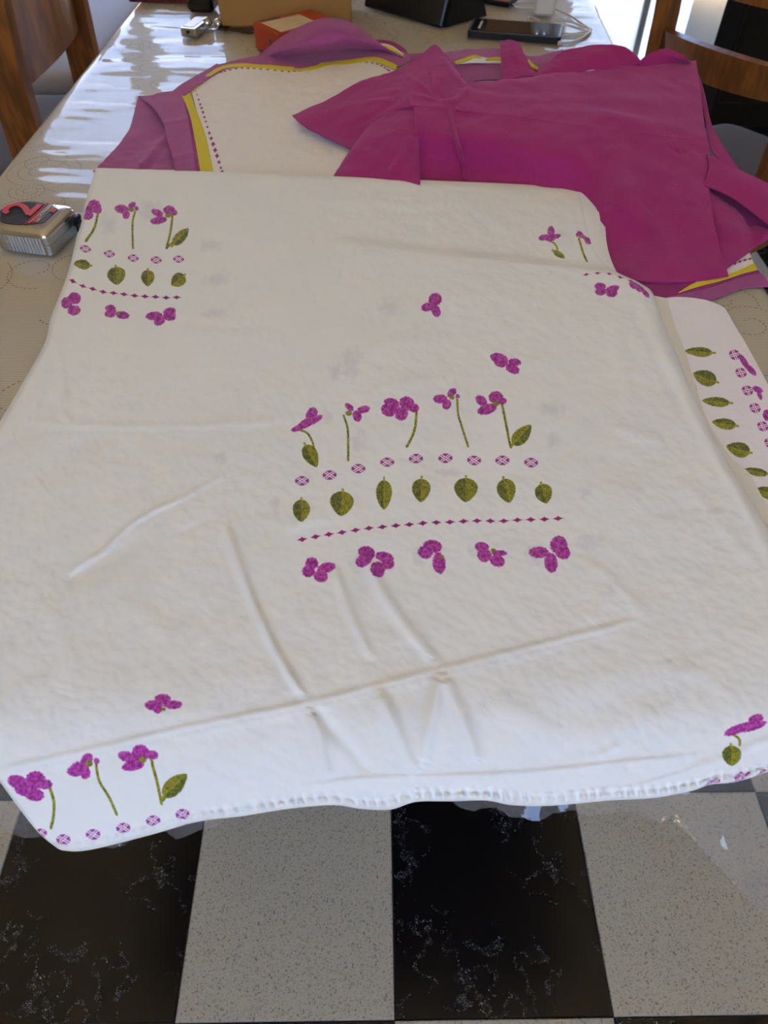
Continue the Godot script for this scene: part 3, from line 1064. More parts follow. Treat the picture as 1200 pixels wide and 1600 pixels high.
	# the rounded fold at the back
	part("back_fold", lattice([
		v3([402, 88, 12, 432, 64, 41, 470, 40, 63, 505, 28, 74, 540, 31, 71, 572, 50, 52, 600, 72, 36]),
		v3([404, 90, 12, 440, 78, 38, 475, 62, 58, 510, 48, 68, 545, 50, 66, 575, 60, 52, 606, 76, 37]),
		v3([400, 93, 12, 445, 84, 30, 480, 78, 44, 515, 70, 52, 550, 64, 55, 585, 66, 49, 615, 80, 38]),
		v3([398, 96, 11, 445, 88, 22, 480, 84, 27, 520, 80, 33, 560, 76, 38, 595, 78, 38, 630, 88, 36])], 40, 70, 0.003, 26.0, 15.0), M.mauve, o)
	part("back_fold", lattice([
		v3([560, 66, 30, 590, 62, 36, 615, 66, 38, 634, 78, 34, 642, 92, 28]),
		v3([566, 72, 28, 592, 68, 34, 614, 72, 36, 630, 82, 33, 640, 95, 27])], 8, 30, 0.001, 40.0, 16.0), M.deep, o)
	part("white_strip", lattice([
		v3([568, 68, 31, 592, 67, 36, 612, 71, 37, 630, 84, 34]),
		v3([576, 72, 30, 594, 73, 34, 612, 80, 34, 634, 92, 30])], 8, 26, 0.0006, 40.0, 17.0), M.cream, o)
	part("yellow_stripe", lattice([
		v3([600, 70, 38, 612, 74, 38, 622, 81, 36]),
		v3([606, 76, 37, 616, 80, 37, 632, 87, 35])], 6, 16, 0.0004, 40.0, 18.0), M.yellow, o)
	# the far border that shows behind the magenta cloth
	part("border", lattice([
		v3([640, 84, 26, 690, 82, 30, 740, 76, 34, 800, 78, 36, 830, 88, 36, 862, 82, 36, 880, 76, 34]),
		v3([640, 98, 26, 690, 98, 30, 740, 92, 34, 800, 94, 36, 835, 100, 36, 865, 96, 36, 884, 92, 34]),
		v3([640, 130, 22, 690, 130, 26, 740, 126, 30, 800, 124, 32, 835, 122, 32, 866, 118, 32, 890, 114, 30])], 20, 60, 0.0015, 40.0, 19.0), M.mauve, o)
	part("white_strip", lattice([
		v3([714, 96, 36, 740, 87, 38, 760, 90, 38, 785, 92, 38, 800, 90, 38, 830, 100, 38]),
		v3([712, 98.5, 35, 740, 97, 37, 760, 97.5, 37, 785, 97.5, 37, 800, 99, 37, 836, 106, 37])], 6, 40, 0.0003, 40.0, 20.0), M.cream, o)
	part("yellow_stripe", lattice([
		v3([711, 96, 37, 725, 91, 39, 741, 86, 40, 752, 89, 39]),
		v3([712, 98.5, 36, 728, 95, 38, 742, 89, 39, 753, 91, 38])], 6, 16, 0.0002, 40.0, 21.0), M.yellow, o)
	part("yellow_stripe", lattice([
		v3([760, 91, 39, 775, 89, 40, 790, 91, 39]),
		v3([758, 94, 38, 775, 93, 39, 792, 96, 38])], 6, 16, 0.0002, 40.0, 22.0), M.yellow, o)
	part("yellow_stripe", lattice([
		v3([826, 92, 39, 832, 99, 39, 842, 106, 38]),
		v3([824, 97, 38, 831, 104, 38, 840, 109, 37])], 6, 16, 0.0002, 40.0, 23.0), M.yellow, o)
	# the corner that comes out on the right
	part("border", lattice([
		v3([960, 436, 4, 1010, 444, 4, 1062, 456, 4, 1120, 441, 4, 1160, 430, 4, 1186, 424, 3.6]),
		v3([970, 450, 4, 1020, 456, 4, 1070, 463, 4, 1125, 453, 4, 1168, 440, 4, 1196, 433, 3.4]),
		v3([980, 462, 3, 1030, 468, 3, 1085, 470, 3, 1112, 468, 3, 1160, 450, 3, 1204, 446, 2.8])], 16, 60, 0.0008, 40.0, 24.0), M.mauve, o)
	part("dark_stripe", lattice([
		v3([1056, 455, 5, 1085, 449, 5, 1120, 438, 5, 1155, 427, 5, 1184, 421, 4.6]),
		v3([1052, 461, 5, 1088, 453, 5, 1124, 443, 5, 1158, 431, 5, 1187, 425, 4.6])], 5, 30, 0.0004, 40.0, 25.0), M.deep, o)
	part("yellow_stripe", lattice([
		v3([1082, 443, 5.4, 1120, 434, 5.4, 1150, 424, 5.4, 1178, 411, 5]),
		v3([1060, 457, 5.4, 1095, 446, 5.4, 1130, 437, 5.4, 1160, 427, 5.4, 1184, 421, 5])], 8, 30, 0.0004, 40.0, 26.0), M.yellow, o)
	var wp := new_print(512, 0.3, -0.86, 0.3, Color8(232, 224, 214), func(px, py): var p: Vector3 = P(px, py, 0.005); return Vector2(p.x, p.z))
	diamonds(wp, [1132, 416, 1145, 413, 1158, 408, 1172, 404], 6, 6.0, 2.8)
	var wm: StandardMaterial3D = M.cream.duplicate()
	wm.albedo_color = Color.WHITE
	wm.albedo_texture = print_texture(wp)
	wm.uv1_scale = Vector3(1 / wp.size, 1 / wp.size, 1)
	wm.uv1_offset = Vector3(-wp.x0 / wp.size, -wp.z0 / wp.size, 0)
	part("white_strip", lattice([
		v3([1100, 415, 5, 1130, 405, 5, 1150, 398, 5, 1170, 392, 4.6]),
		v3([1095, 432, 5, 1130, 420, 5, 1152, 412, 5, 1174, 402, 4.6]),
		v3([1080, 445, 5, 1120, 435, 5, 1150, 425, 5, 1178, 412, 4.6])], 12, 30, 0.0005, 40.0, 27.0), wm, o)

func build_magenta(o: Node3D) -> void:
	part("front_panel", lattice([
		v3([700, 128, 52, 745, 129, 54, 790, 123, 56, 845, 117, 57, 890, 112, 57, 945, 107, 57, 995, 102, 56, 1045, 98, 54, 1088, 94, 52]),
		v3([690, 134, 52, 738, 136, 55, 788, 132, 58, 842, 129, 59, 890, 126, 59, 945, 122, 59, 997, 120, 58, 1048, 118, 56, 1091, 114, 52]),
		v3([665, 152, 51, 722, 155, 53, 782, 158, 56, 838, 160, 57, 890, 162, 57, 945, 164, 57, 1000, 166, 55, 1053, 166, 53, 1098, 166, 49]),
		v3([646, 165, 49, 710, 170, 51, 774, 176, 54, 832, 183, 55, 890, 190, 55, 945, 198, 54, 1002, 205, 52, 1056, 209, 49, 1104, 211, 44]),
		v3([647, 172, 47, 711, 178, 49, 775, 184, 52, 833, 192, 53, 891, 200, 53, 946, 208, 52, 1004, 216, 50, 1058, 220, 47, 1107, 222, 42]),
		v3([650, 205, 40, 712, 214, 41, 776, 224, 42, 836, 236, 42, 896, 248, 41, 955, 256, 41, 1014, 262, 40, 1064, 264, 38, 1112, 262, 35]),
		v3([652, 245, 17, 715, 258, 14, 780, 272, 12, 842, 288, 14, 905, 305, 11, 965, 315, 30, 1024, 320, 28, 1070, 315, 28, 1109, 305, 27]),
		v3([654, 290, 5, 718, 305, 3.5, 785, 325, 3, 848, 345, 3, 915, 365, 2.6, 978, 375, 9, 1034, 380, 17, 1080, 378, 17, 1121, 370, 18]),
		v3([657, 340, 3, 720, 360, 3, 790, 385, 3, 855, 410, 3, 940, 430, 4.5, 990, 437, 8, 1044, 440, 8, 1092, 436, 8, 1138, 431, 8])], 110, 130, 0.0042, 22.0, 31.0, 0.002, Vector2.ONE, [
			[[720, 140, 765, 153, 830, 158, 920, 156, 1000, 158, 1060, 164], 9, 2.2],
			[[800, 176, 870, 174, 940, 180, 1010, 196, 1060, 206], 9, 2.4],
			[[918, 215, 928, 250, 938, 290, 945, 335], 16, -3.2],
			[[962, 222, 968, 260, 972, 300, 975, 340], 18, 3.2],
			[[1062, 225, 1050, 260, 1030, 295, 1005, 330], 16, -3.0],
			[[1090, 230, 1084, 280, 1075, 330], 16, 2.6],
			[[1020, 300, 1050, 340, 1060, 380], 14, -2.0],
			[[790, 200, 800, 240, 812, 285], 16, -1.6],
			[[660, 245, 690, 242, 720, 245], 6, 1.2],
			[[735, 134, 724, 148, 712, 158, 690, 158], 5, 2.4]]), M.magenta, o)
	# the pressed fold that runs down the panel
	part("pressed_fold", lattice([
		v3([698, 166, 53, 702, 167, 55, 706, 168, 53.4]),
		v3([703, 195, 46, 708, 197, 48, 712, 199, 46.4]),
		v3([712, 230, 37, 717, 232, 39, 722, 234, 37]),
		v3([720, 258, 14.6, 724, 260, 16.0, 728, 262, 14.6]),
		v3([722, 280, 8, 726, 281, 9, 730, 282, 8])], 40, 8, 0.0003, 40.0, 32.0, 0.001), M.magenta, o)
	part("corner_flap", lattice([
		v3([457, 181, 24, 500, 160, 30, 540, 140, 35, 576, 124, 40, 605, 116, 44, 630, 108, 47]),
		v3([470, 192, 24, 512, 178, 29, 552, 162, 34, 590, 146, 41, 615, 138, 45, 636, 132, 48]),
		v3([495, 206, 22, 530, 198, 25, 565, 184, 31, 598, 168, 40, 622, 158, 45, 641, 154, 49]),
		v3([552, 235, 16, 560, 226, 18, 575, 206, 24, 602, 184, 36, 625, 170, 44, 650, 166, 50])], 60, 70, 0.004, 26.0, 33.0, 0.002, Vector2.ONE, [
			[[500, 178, 545, 168, 590, 160, 625, 158], 6, 2.2],
			[[540, 200, 575, 186, 600, 170, 630, 150], 6, -2.2],
			[[560, 150, 590, 148, 630, 140], 5, 1.6]]), M.magenta, o)
	part("rolled_fold", lattice([
		v3([548, 236, 16, 560, 216, 22, 578, 192, 30, 602, 176, 38, 628, 167, 44, 652, 166, 48]),
		v3([538, 250, 13, 556, 232, 24, 580, 214, 33, 606, 203, 38, 630, 197, 41, 652, 195, 42]),
		v3([528, 265, 10, 552, 254, 18, 580, 244, 25, 608, 240, 29, 632, 238, 30, 654, 238, 30]),
		v3([518, 282, 8, 550, 286, 9, 580, 288, 10, 610, 290, 11, 634, 292, 12, 656, 294, 13])], 60, 60, 0.004, 26.0, 34.0, 0.002, Vector2.ONE, [
			[[562, 232, 580, 222, 600, 240, 615, 262], 8, -2.6],
			[[640, 235, 622, 255, 608, 278], 7, 2.4],
			[[650, 205, 646, 230, 640, 250], 6, -2.4]]), M.magenta, o)
	part("pleats", lattice([
		v3([624, 108, 44, 642, 96, 50, 660, 84, 56, 678, 71, 62, 692, 80, 61, 706, 98, 58, 722, 124, 54]),
		v3([628, 118, 46, 648, 110, 51, 666, 103, 56, 684, 98, 60, 698, 104, 60, 712, 116, 57, 728, 130, 54]),
		v3([633, 140, 49, 655, 137, 52, 674, 134, 56, 692, 130, 57, 706, 132, 57, 722, 138, 55, 742, 146, 54]),
		v3([642, 166, 50, 662, 168, 48.5, 682, 170, 48.5, 702, 172, 49, 718, 174, 50, 738, 176, 50.5, 760, 179, 51])], 60, 60, 0.0024, 36.0, 35.0, 0.002, Vector2(1.6, 0.7), [
			[[672, 112, 674, 128, 678, 142, 690, 156, 700, 166], 4, -4.0],
			[[634, 120, 652, 132, 676, 146, 700, 160], 4, 2.4],
			[[690, 82, 700, 104, 716, 124, 730, 140], 6, 2.0],
			[[640, 150, 660, 152, 690, 162], 4, 1.8]]), M.magenta, o)
	part("stand_up_fold", lattice([
		v3([781, 66, 70, 790, 62, 74, 800, 62, 76, 812, 66, 74]),
		v3([782, 84, 66, 793, 82, 70, 806, 82, 71, 820, 85, 67]),
		v3([784, 104, 60, 795, 102, 63, 812, 100, 63, 830, 104, 59]),
		v3([786, 126, 54, 800, 122, 56, 818, 119, 56, 842, 118, 55])], 40, 30, 0.0016, 40.0, 36.0), M.magenta, o)
	part("stand_up_fold", lattice([
		v3([838, 114, 56, 856, 98, 62, 878, 80, 69, 905, 73, 74, 940, 69, 77, 972, 72, 76, 992, 84, 70, 1002, 97, 62]),
		v3([840, 117, 56, 860, 106, 60, 882, 96, 64, 908, 90, 68, 940, 87, 70, 968, 88, 68, 988, 94, 64, 1001, 101, 59]),
		v3([842, 120, 55, 864, 117, 55, 886, 114, 56, 910, 112, 57, 940, 109, 57, 965, 107, 57, 986, 105, 56, 1003, 104, 55])], 40, 70, 0.0034, 34.0, 37.0), M.magenta, o)
	part("stand_up_fold", lattice([
		v3([996, 99, 60, 1012, 86, 66, 1034, 77, 71, 1056, 80, 69, 1074, 92, 62]),
		v3([998, 101, 58, 1014, 94, 61, 1036, 88, 65, 1058, 90, 63, 1076, 96, 58]),
		v3([1000, 104, 54, 1018, 102, 55, 1040, 100, 55, 1060, 98, 54, 1080, 97, 52])], 30, 40, 0.0016, 34.0, 38.0), M.magenta, o)
	part("side_fold", lattice([
		v3([1085, 105, 47, 1097, 132, 46, 1104, 165, 44, 1112, 195, 42, 1126, 222, 40, 1152, 262, 36]),
		v3([1082, 120, 44, 1094, 150, 42, 1101, 182, 40, 1106, 212, 38, 1116, 240, 36, 1150, 268, 34])], 14, 60, 0.0016, 34.0, 39.0), M.magenta, o)
	part("side_fold", lattice([
		v3([1104, 240, 40, 1128, 250, 42, 1152, 262, 42, 1176, 274, 40, 1204, 288, 37, 1240, 304, 33]),
		v3([1108, 262, 37, 1132, 272, 39, 1156, 284, 39, 1180, 298, 37, 1208, 314, 33, 1240, 332, 29]),
		v3([1100, 288, 31, 1124, 298, 31, 1150, 312, 30, 1176, 330, 28, 1206, 352, 24, 1240, 370, 20])], 40, 60, 0.002, 30.0, 40.0), M.magenta, o)
	part("side_fold", lattice([
		v3([1096, 294, 22, 1120, 306, 20, 1145, 324, 16, 1170, 345, 10, 1195, 356, 14, 1208, 360, 12]),
		v3([1108, 330, 18, 1128, 345, 20, 1150, 352, 18, 1172, 358, 10, 1194, 362, 16, 1206, 368, 12]),
		v3([1118, 372, 12, 1138, 380, 14, 1156, 378, 12, 1174, 374, 9, 1190, 376, 11, 1200, 374, 8]),
		v3([1126, 428, 7, 1138, 418, 8, 1154, 406, 8, 1172, 392, 7, 1186, 382, 7, 1198, 376, 6])], 50, 50, 0.002, 30.0, 41.0), M.magenta, o)
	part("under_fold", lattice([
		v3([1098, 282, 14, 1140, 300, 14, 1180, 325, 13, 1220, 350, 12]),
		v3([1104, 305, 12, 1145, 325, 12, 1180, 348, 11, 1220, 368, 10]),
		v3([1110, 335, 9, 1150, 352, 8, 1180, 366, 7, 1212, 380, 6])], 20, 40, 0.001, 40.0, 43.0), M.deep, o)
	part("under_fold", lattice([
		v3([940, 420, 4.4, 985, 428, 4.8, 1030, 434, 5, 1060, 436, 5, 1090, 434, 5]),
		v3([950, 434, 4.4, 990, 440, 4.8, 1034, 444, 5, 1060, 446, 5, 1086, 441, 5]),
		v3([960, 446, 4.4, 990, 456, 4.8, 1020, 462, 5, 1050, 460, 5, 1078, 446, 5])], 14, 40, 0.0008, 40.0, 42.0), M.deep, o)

# ------------------------------------------------------------------ the room
func walls() -> void:
	# floor slab, and the tiles that can be told apart on it
	var floor_ := struct("floor", box_mesh(Vector3(0.1, -0.06, -1.17), Vector3(4.9, 0.1, 4.98)), M.grout)
	var dark := []
	var pale := []
	for k in 3:
		var d := mat(Color.WHITE, 0.24)
		d.albedo_texture = M.black_tile
		d.uv1_scale = Vector3(0.7, 0.7, 1)
		d.uv1_offset = Vector3(0.31 * k, 0.17 * k, 0)
		dark.append(d)
		var p := mat(Color.WHITE, 0.3)
		p.albedo_texture = M.pale_tile
		p.uv1_scale = Vector3(0.7, 0.7, 1)
		p.uv1_offset = Vector3(0.23 * k, 0.29 * k, 0)
		pale.append(p)
	var tile_mesh := tile()
	var yaw := 0.0117
	for iz in range(-6, 12):
		for ix in range(-8, 8):
			var lx := (ix + 0.5) * TILE
			var lz := -(iz + 0.5) * TILE
			var p := Vector3(0.0147, 0, -0.0995) + Vector3(lx, 0, lz).rotated(Vector3.UP, yaw)
			if p.x < -2.2 or p.x > 2.4 or p.z > 1.1 or p.z < -3.5:
				continue
			var odd := posmod(ix + iz, 2) == 1
			var o := part("tile", tile_mesh, (pale if odd else dark)[posmod(ix * 3 + iz * 5, 3)], floor_)
			o.position = p + Vector3(0, -0.010, 0)
			o.rotation.y = yaw + PI * posmod(ix + 2 * iz, 2)
	struct("ceiling", box_mesh(Vector3(0.1, 2.56, -1.17), Vector3(4.9, 0.12, 5.05)), M.ceiling)
	struct("wall_left", box_mesh(Vector3(-2.28, 1.25, -1.17), Vector3(0.14, 2.6, 5.12)), M.wall)
	struct("wall_right", box_mesh(Vector3(2.48, 1.25, -1.17), Vector3(0.14, 2.6, 5.12)), M.wall)
	# the far wall, with a glazed door on each side of a middle pier
	var st := st_new()
	box(st, Vector3(-1.98, 1.25, -3.66), Vector3(0.46, 2.6, 0.14))
	box(st, Vector3(0.06, 1.25, -3.66), Vector3(1.34, 2.6, 0.14))
	box(st, Vector3(1.97, 1.25, -3.66), Vector3(0.88, 2.6, 0.14))
	box(st, Vector3(0.1, 2.33, -3.66), Vector3(4.6, 0.44, 0.135))
	struct("wall_far", done(st), M.wall_warm)
	glazed_door("door_1", -1.75, -0.61, [-1.11])
	glazed_door("door_2", 0.73, 1.53, [1.13])
	# the wall behind the camera, with its wide window
	st = st_new()
	box(st, Vector3(-1.43, 1.25, 1.32), Vector3(1.56, 2.6, 0.14))
	box(st, Vector3(1.63, 1.25, 1.32), Vector3(1.56, 2.6, 0.14))
	box(st, Vector3(0.1, 0.5, 1.32), Vector3(1.6, 1.1, 0.14))
	box(st, Vector3(0.1, 2.34, 1.32), Vector3(1.6, 0.42, 0.14))
	struct("wall_back", done(st), M.wall)
	st = st_new()
	for x in [-0.675, 0.1, 0.875]:
		box(st, Vector3(x, 1.59, 1.32), Vector3(0.05, 1.08, 0.07), 0.004)
	for y in [1.075, 2.105]:
		box(st, Vector3(0.1, y, 1.32), Vector3(1.6, 0.05, 0.07), 0.004)
	var w := struct("window_1", done(st), M.frame)
	for x in [-0.2875, 0.4875]:
		part("pane", box_mesh(Vector3(x, 1.59, 1.32), Vector3(0.725, 0.98, 0.005)), M.glass, w)
	# outside: paving, and the eave over the doors
	struct("ground", box_mesh(Vector3(0, -0.16, -14.0), Vector3(40, 0.2, 20.6)), M.paving)
	struct("ground_back", box_mesh(Vector3(0, -0.16, 11.4), Vector3(40, 0.2, 20)), M.paving)
	struct("roof", box_mesh(Vector3(0.1, 2.70, -1.4), Vector3(5.4, 0.14, 5.7)), M.wall)

func tile() -> ArrayMesh:
	var h := TILE * 0.5 - 0.0006
	var b := 0.0012
	var st := st_new()
	var top := [Vector3(-h + b, 0.010, -h + b), Vector3(h - b, 0.010, -h + b), Vector3(h - b, 0.010, h - b), Vector3(-h + b, 0.010, h - b)]
	var mid := [Vector3(-h, 0.0088, -h), Vector3(h, 0.0088, -h), Vector3(h, 0.0088, h), Vector3(-h, 0.0088, h)]
	var add := func(p: Vector3):
		st.set_uv(Vector2(p.x / TILE + 0.5, p.z / TILE + 0.5))
		st.add_vertex(p)
	for t in [[0, 1, 2], [0, 2, 3]]:
		for k in t: add.call(top[k])
	for k in 4:
		var j := (k + 1) % 4
		for p in [mid[k], mid[j], top[j], mid[k], top[j], top[k]]: add.call(p)
		var lo := Vector3(0, -0.0078, 0)
		for p in [mid[k] + lo, mid[j] + lo, mid[j], mid[k] + lo, mid[j], mid[k]]: add.call(p)
	return done(st)

func glazed_door(called: String, x0: float, x1: float, mullions: Array) -> void:
	var st := st_new()
	var z := -3.66
	for x in [x0 + 0.03, x1 - 0.03]:
		box(st, Vector3(x, 1.05, z), Vector3(0.07, 2.1, 0.09), 0.005)
	box(st, Vector3((x0 + x1) / 2, 2.08, z), Vector3(x1 - x0, 0.06, 0.09), 0.005)
	box(st, Vector3((x0 + x1) / 2, 0.03, z), Vector3(x1 - x0, 0.06, 0.09), 0.005)
	if x0 < 0.0:
		box(st, Vector3((x0 + x1) / 2, 0.12, z), Vector3(x1 - x0 - 0.1, 0.17, 0.06), 0.005)
		box(st, Vector3((x0 + x1) / 2, 0.215, z + 0.012), Vector3(x1 - x0 - 0.1, 0.03, 0.07), 0.005)
	for m in mullions:
		box(st, Vector3(m, 1.05, z), Vector3(0.03 if x0 > 0.0 else 0.12, 2.05, 0.05), 0.004)
	var o := struct(called, done(st), M.frame)
	var at := x0 + 0.06
	for m in mullions + [x1 - 0.06]:
		part("pane", box_mesh(Vector3((at + m) / 2, 1.15, z), Vector3(m - at, 1.85, 0.005)), M.glass, o)
		at = m

# ------------------------------------------------------------------ the table
func table_point(side: float, ahead: float, y: float) -> Vector3:     # side from the table's middle line, ahead from the lens
	return Vector3(-0.063 + TURN * ahead + side, y, -ahead + TURN * side * 0.0)

func build_table() -> void:
	var o := thing("dining_table", "long wooden dining table on four square legs, hidden under the pale lace cover", "table", Vector3(-0.05, 0, -1.0), -TURN)
	part("tabletop", box_mesh(Vector3(0, 0.737, -0.02), Vector3(0.90, 0.03, 1.62), 0.004), M.dark_wood, o)
	part("apron", box_mesh(Vector3(0, 0.675, 0), Vector3(0.78, 0.09, 1.50), 0.003), M.dark_wood, o)
	for x in [-0.39, 0.39]:
		for z in [-0.62, 0.42]:
			part("leg", box_mesh(Vector3(x, 0.361, z), Vector3(0.06, 0.718, 0.06), 0.004), M.dark_wood, o)
	# lace cover: rounded over the long edges
	var lace := mat(Color.WHITE, 0.55)
	lace.albedo_texture = M.lace
	lace.heightmap_enabled = false
	var cover := MeshInstance3D.new()
	var prof := []                                   # (side, drop)
	for k in 9:
		var a := PI * 0.5 * k / 8.0
		prof.append(Vector2(0.455 + 0.018 * sin(a), 0.018 * (1.0 - cos(a))))
	prof.append(Vector2(0.475, 0.05))
	prof.append(Vector2(0.478, 0.09))
	var g := []
	var uv := []
	var n := 150
	for i in n:
		var row := []
		var ur := []
		for j in range(-prof.size() - 3, prof.size() + 4):
			var k := absi(j) - 4
			var sd: float = 0.455 * absi(j) / 4.0 if k < 0 else prof[mini(k, prof.size() - 1)].x
			var dr: float = 0.0 if k < 0 else prof[mini(k, prof.size() - 1)].y
			var wob := 0.006 * noise.get_noise_1d(i * 3.0 + signf(j) * 90.0) * clampf(dr / 0.05, 0, 1)
			var s: float = signf(j) * (sd + wob)
			var ahead: float = lerpf(1.86, edge_at(s - 0.06) + 0.014 + s * TURN, float(i) / (n - 1))
			row.append(Vector3(-0.063 + TURN * ahead + s, TOP - 0.0012 - dr, -ahead + (s * TURN)))
			ur.append(Vector2(s + signf(j) * dr, -ahead))
		g.append(row)
		uv.append(ur)
	cover.mesh = cloth_mesh(g, uv, 0.0015)
	cover.name = "table_cover"
	cover.material_override = lace
	add_child(cover)
	tag(cover, "cream lace-patterned table cover with dotted scrolls lying over the whole dining table", "tablecloth")
	# clear plastic over it: soft waves, and a loose end that hangs over the near edge
	var sheet := thing("plastic_sheet", "clear glossy plastic sheet over the lace cover, its loose end hanging over the near edge", "table protector")
	g = []
	uv = []
	for i in 420:
		var row := []
		var ur := []
		for j in 81:
			var t := j / 80.0 * 2.0 - 1.0
			var sd := absf(t) * 0.482
			var dr := 0.0
			if sd > 0.452:
				var a := (sd - 0.452) / 0.030 * PI * 0.5
				dr = 0.020 * (1.0 - cos(a))
				sd = 0.452 + 0.0215 * sin(a)
			var s := signf(t) * sd
			var ahead := lerpf(1.868, edge_at(s - 0.06) + 0.001 + s * TURN, i / 419.0)
			var x := -0.063 + TURN * ahead + s
			var wave := noise.get_noise_2d(x * 150.0 + 40.0, ahead * 900.0) * 0.0034
			wave += noise.get_noise_2d(x * 500.0 + 400.0, ahead * 1100.0) * 0.0018
			wave += 0.0003 * sin(ahead * 62.0 + 4.0 * noise.get_noise_1d(x * 200.0))
			wave *= smoothstep(0.55, 0.95, ahead)
			row.append(Vector3(x, TOP + 0.0014 + maxf(wave, -0.0006) * clampf((0.45 - sd) / 0.03, 0.0, 1.0) - dr, -ahead + s * TURN))
			ur.append(Vector2(x, -ahead))
		g.append(row)
		uv.append(ur)
	part("clear_sheet", open_sheet(g, uv), M.plastic, sheet)
	var rows := [
		[-260, 1194, -100, 1194, 0, 1194, 150, 1194, 300, 1194, 450, 1194, 600, 1194, 750, 1194, 900, 1194, 1050, 1194, 1200, 1194, 1350, 1194],
		[-260, 1230, -100, 1240, 0, 1245, 150, 1252, 300, 1240, 450, 1234, 600, 1238, 750, 1242, 900, 1244, 1050, 1262, 1200, 1330, 1350, 1440],
		[-260, 1268, -100, 1284, 0, 1292, 66, 1308, 200, 1312, 330, 1282, 480, 1258, 640, 1264, 800, 1270, 893, 1266, 960, 1273, 1012, 1286, 1062, 1306, 1128, 1358, 1200, 1442, 1350, 1620]]
	var A := resample(rows[0], 160)
	var B := resample(rows[2], 160)
	g = []
	uv = []
	for i in 40:
		var row := []
		var ur := []
		for j in 160:
			var t := i / 39.0
			var q := A[j].lerp(B[j], t)
			var k := 1.5 + 0.25 * sin(q.x * 0.016)
			var p := PD(q.x, q.y, 0.0006, k, 0.012)
			p += Vector3(0, 0, 1) * (noise.get_noise_2d(q.x * 0.9, q.y * 0.6) * 0.012 * t)
			row.append(p)
			ur.append(Vector2(p.x, p.z))
		g.append(row)
		uv.append(ur)
	part("hanging_end", open_sheet(g, uv), M.hanging, sheet)

func open_sheet(g: Array, uv: Array) -> ArrayMesh:   # a clear film: one smooth surface
	var st := SurfaceTool.new()
	st.begin(Mesh.PRIMITIVE_TRIANGLES)
	st.set_smooth_group(0)
	var C: int = g[0].size()
	for i in g.size():
		for j in C:
			st.set_uv(uv[i][j])
			st.add_vertex(g[i][j])
	for i in g.size() - 1:
		for j in C - 1:
			var a := i * C + j
			for k in [a, a + 1, a + C + 1, a, a + C + 1, a + C]:
				st.add_index(k)
	st.generate_normals()
	return st.commit()

# ------------------------------------------------------------------ chairs
func build_chair(label: String, at: Vector3, turn: float, wide: float, panel: bool, seat_h: float) -> void:
	# back posts along the chair's x, seat towards its -z
	var o := thing("dining_chair", label, "chair", at, turn)
	var h := wide * 0.5
	for s in [-1, 1]:
		var st := st_new()
		var leg := [[0.0, 0.03], [0.30, 0.0], [0.50, 0.0], [0.70, 0.012], [0.90, 0.04]]
		for k in leg.size() - 1:
			var a := Vector3(s * h, leg[k][0], leg[k][1])
			var b := Vector3(s * h, leg[k + 1][0], leg[k + 1][1])
			var d := 0.021 if not panel else 0.036
			for f in [[Vector3(-0.018, 0, -d), Vector3(0.018, 0, -d)], [Vector3(0.018, 0, -d), Vector3(0.018, 0, d)], [Vector3(0.018, 0, d), Vector3(-0.018, 0, d)], [Vector3(-0.018, 0, d), Vector3(-0.018, 0, -d)]]:
				quad(st, a + f[1], b + f[1], b + f[0], a + f[0])
		var e := Vector3(s * h, 0.90, 0.04)
		box(st, e, Vector3(0.036, 0.016, 0.046), 0.006)
		part("back_post", done(st), M.wood, o)
		part("front_leg", box_mesh(Vector3(s * (h + 0.01), (seat_h - 0.025) * 0.5, -0.40), Vector3(0.036, seat_h - 0.025, 0.036), 0.004), M.wood, o)
		part("side_rail", box_mesh(Vector3(s * h, seat_h - 0.06, -0.20), Vector3(0.022, 0.06, 0.38), 0.003), M.wood, o)
	part("front_rail", box_mesh(Vector3(0, seat_h - 0.06, -0.40), Vector3(wide - 0.02, 0.06, 0.022), 0.003), M.wood, o)
	# backrest boards, curved away from the sitter
	var boards := [[0.625, 0.775, 0.014]] if panel else [[0.612, 0.678, 0.0], [0.765, 0.845, 0.0]]
	for b in boards:
		var g0 := []
		var uv := []
		var n := 24
		var st := SurfaceTool.new()
		st.begin(Mesh.PRIMITIVE_TRIANGLES)
		st.set_smooth_group(-1)
		var sect := func(k: int) -> Array:
			var t := float(k) / n * 2.0 - 1.0
			var bow := 0.035 * (1.0 - t * t)
			var y0: float = b[0] + b[2] * (1.0 - t * t)
			var y1: float = b[1] + (0.018 * (1.0 - t * t) if panel else 0.006 * (1.0 - t * t))
			var x := t * (h - 0.015)
			var z0 := 0.004 + bow
			return [Vector3(x, y0, z0 - 0.009), Vector3(x, y1 - 0.004, z0 + 0.006), Vector3(x, y1, z0 + 0.011), Vector3(x, y1 - 0.004, z0 + 0.024), Vector3(x, y0, z0 + 0.011)]
		for k in n:
			var p: Array = sect.call(k)
			var q: Array = sect.call(k + 1)
			for w in 5:
				var w2 := (w + 1) % 5
				quad(st, p[w], p[w2], q[w2], q[w])
		part("back_slat", done(st), M.wood, o)
	part("seat", cushion(Vector3(0, seat_h, -0.205), Vector3(wide + 0.05, 0.055, 0.42)), M.seat, o)

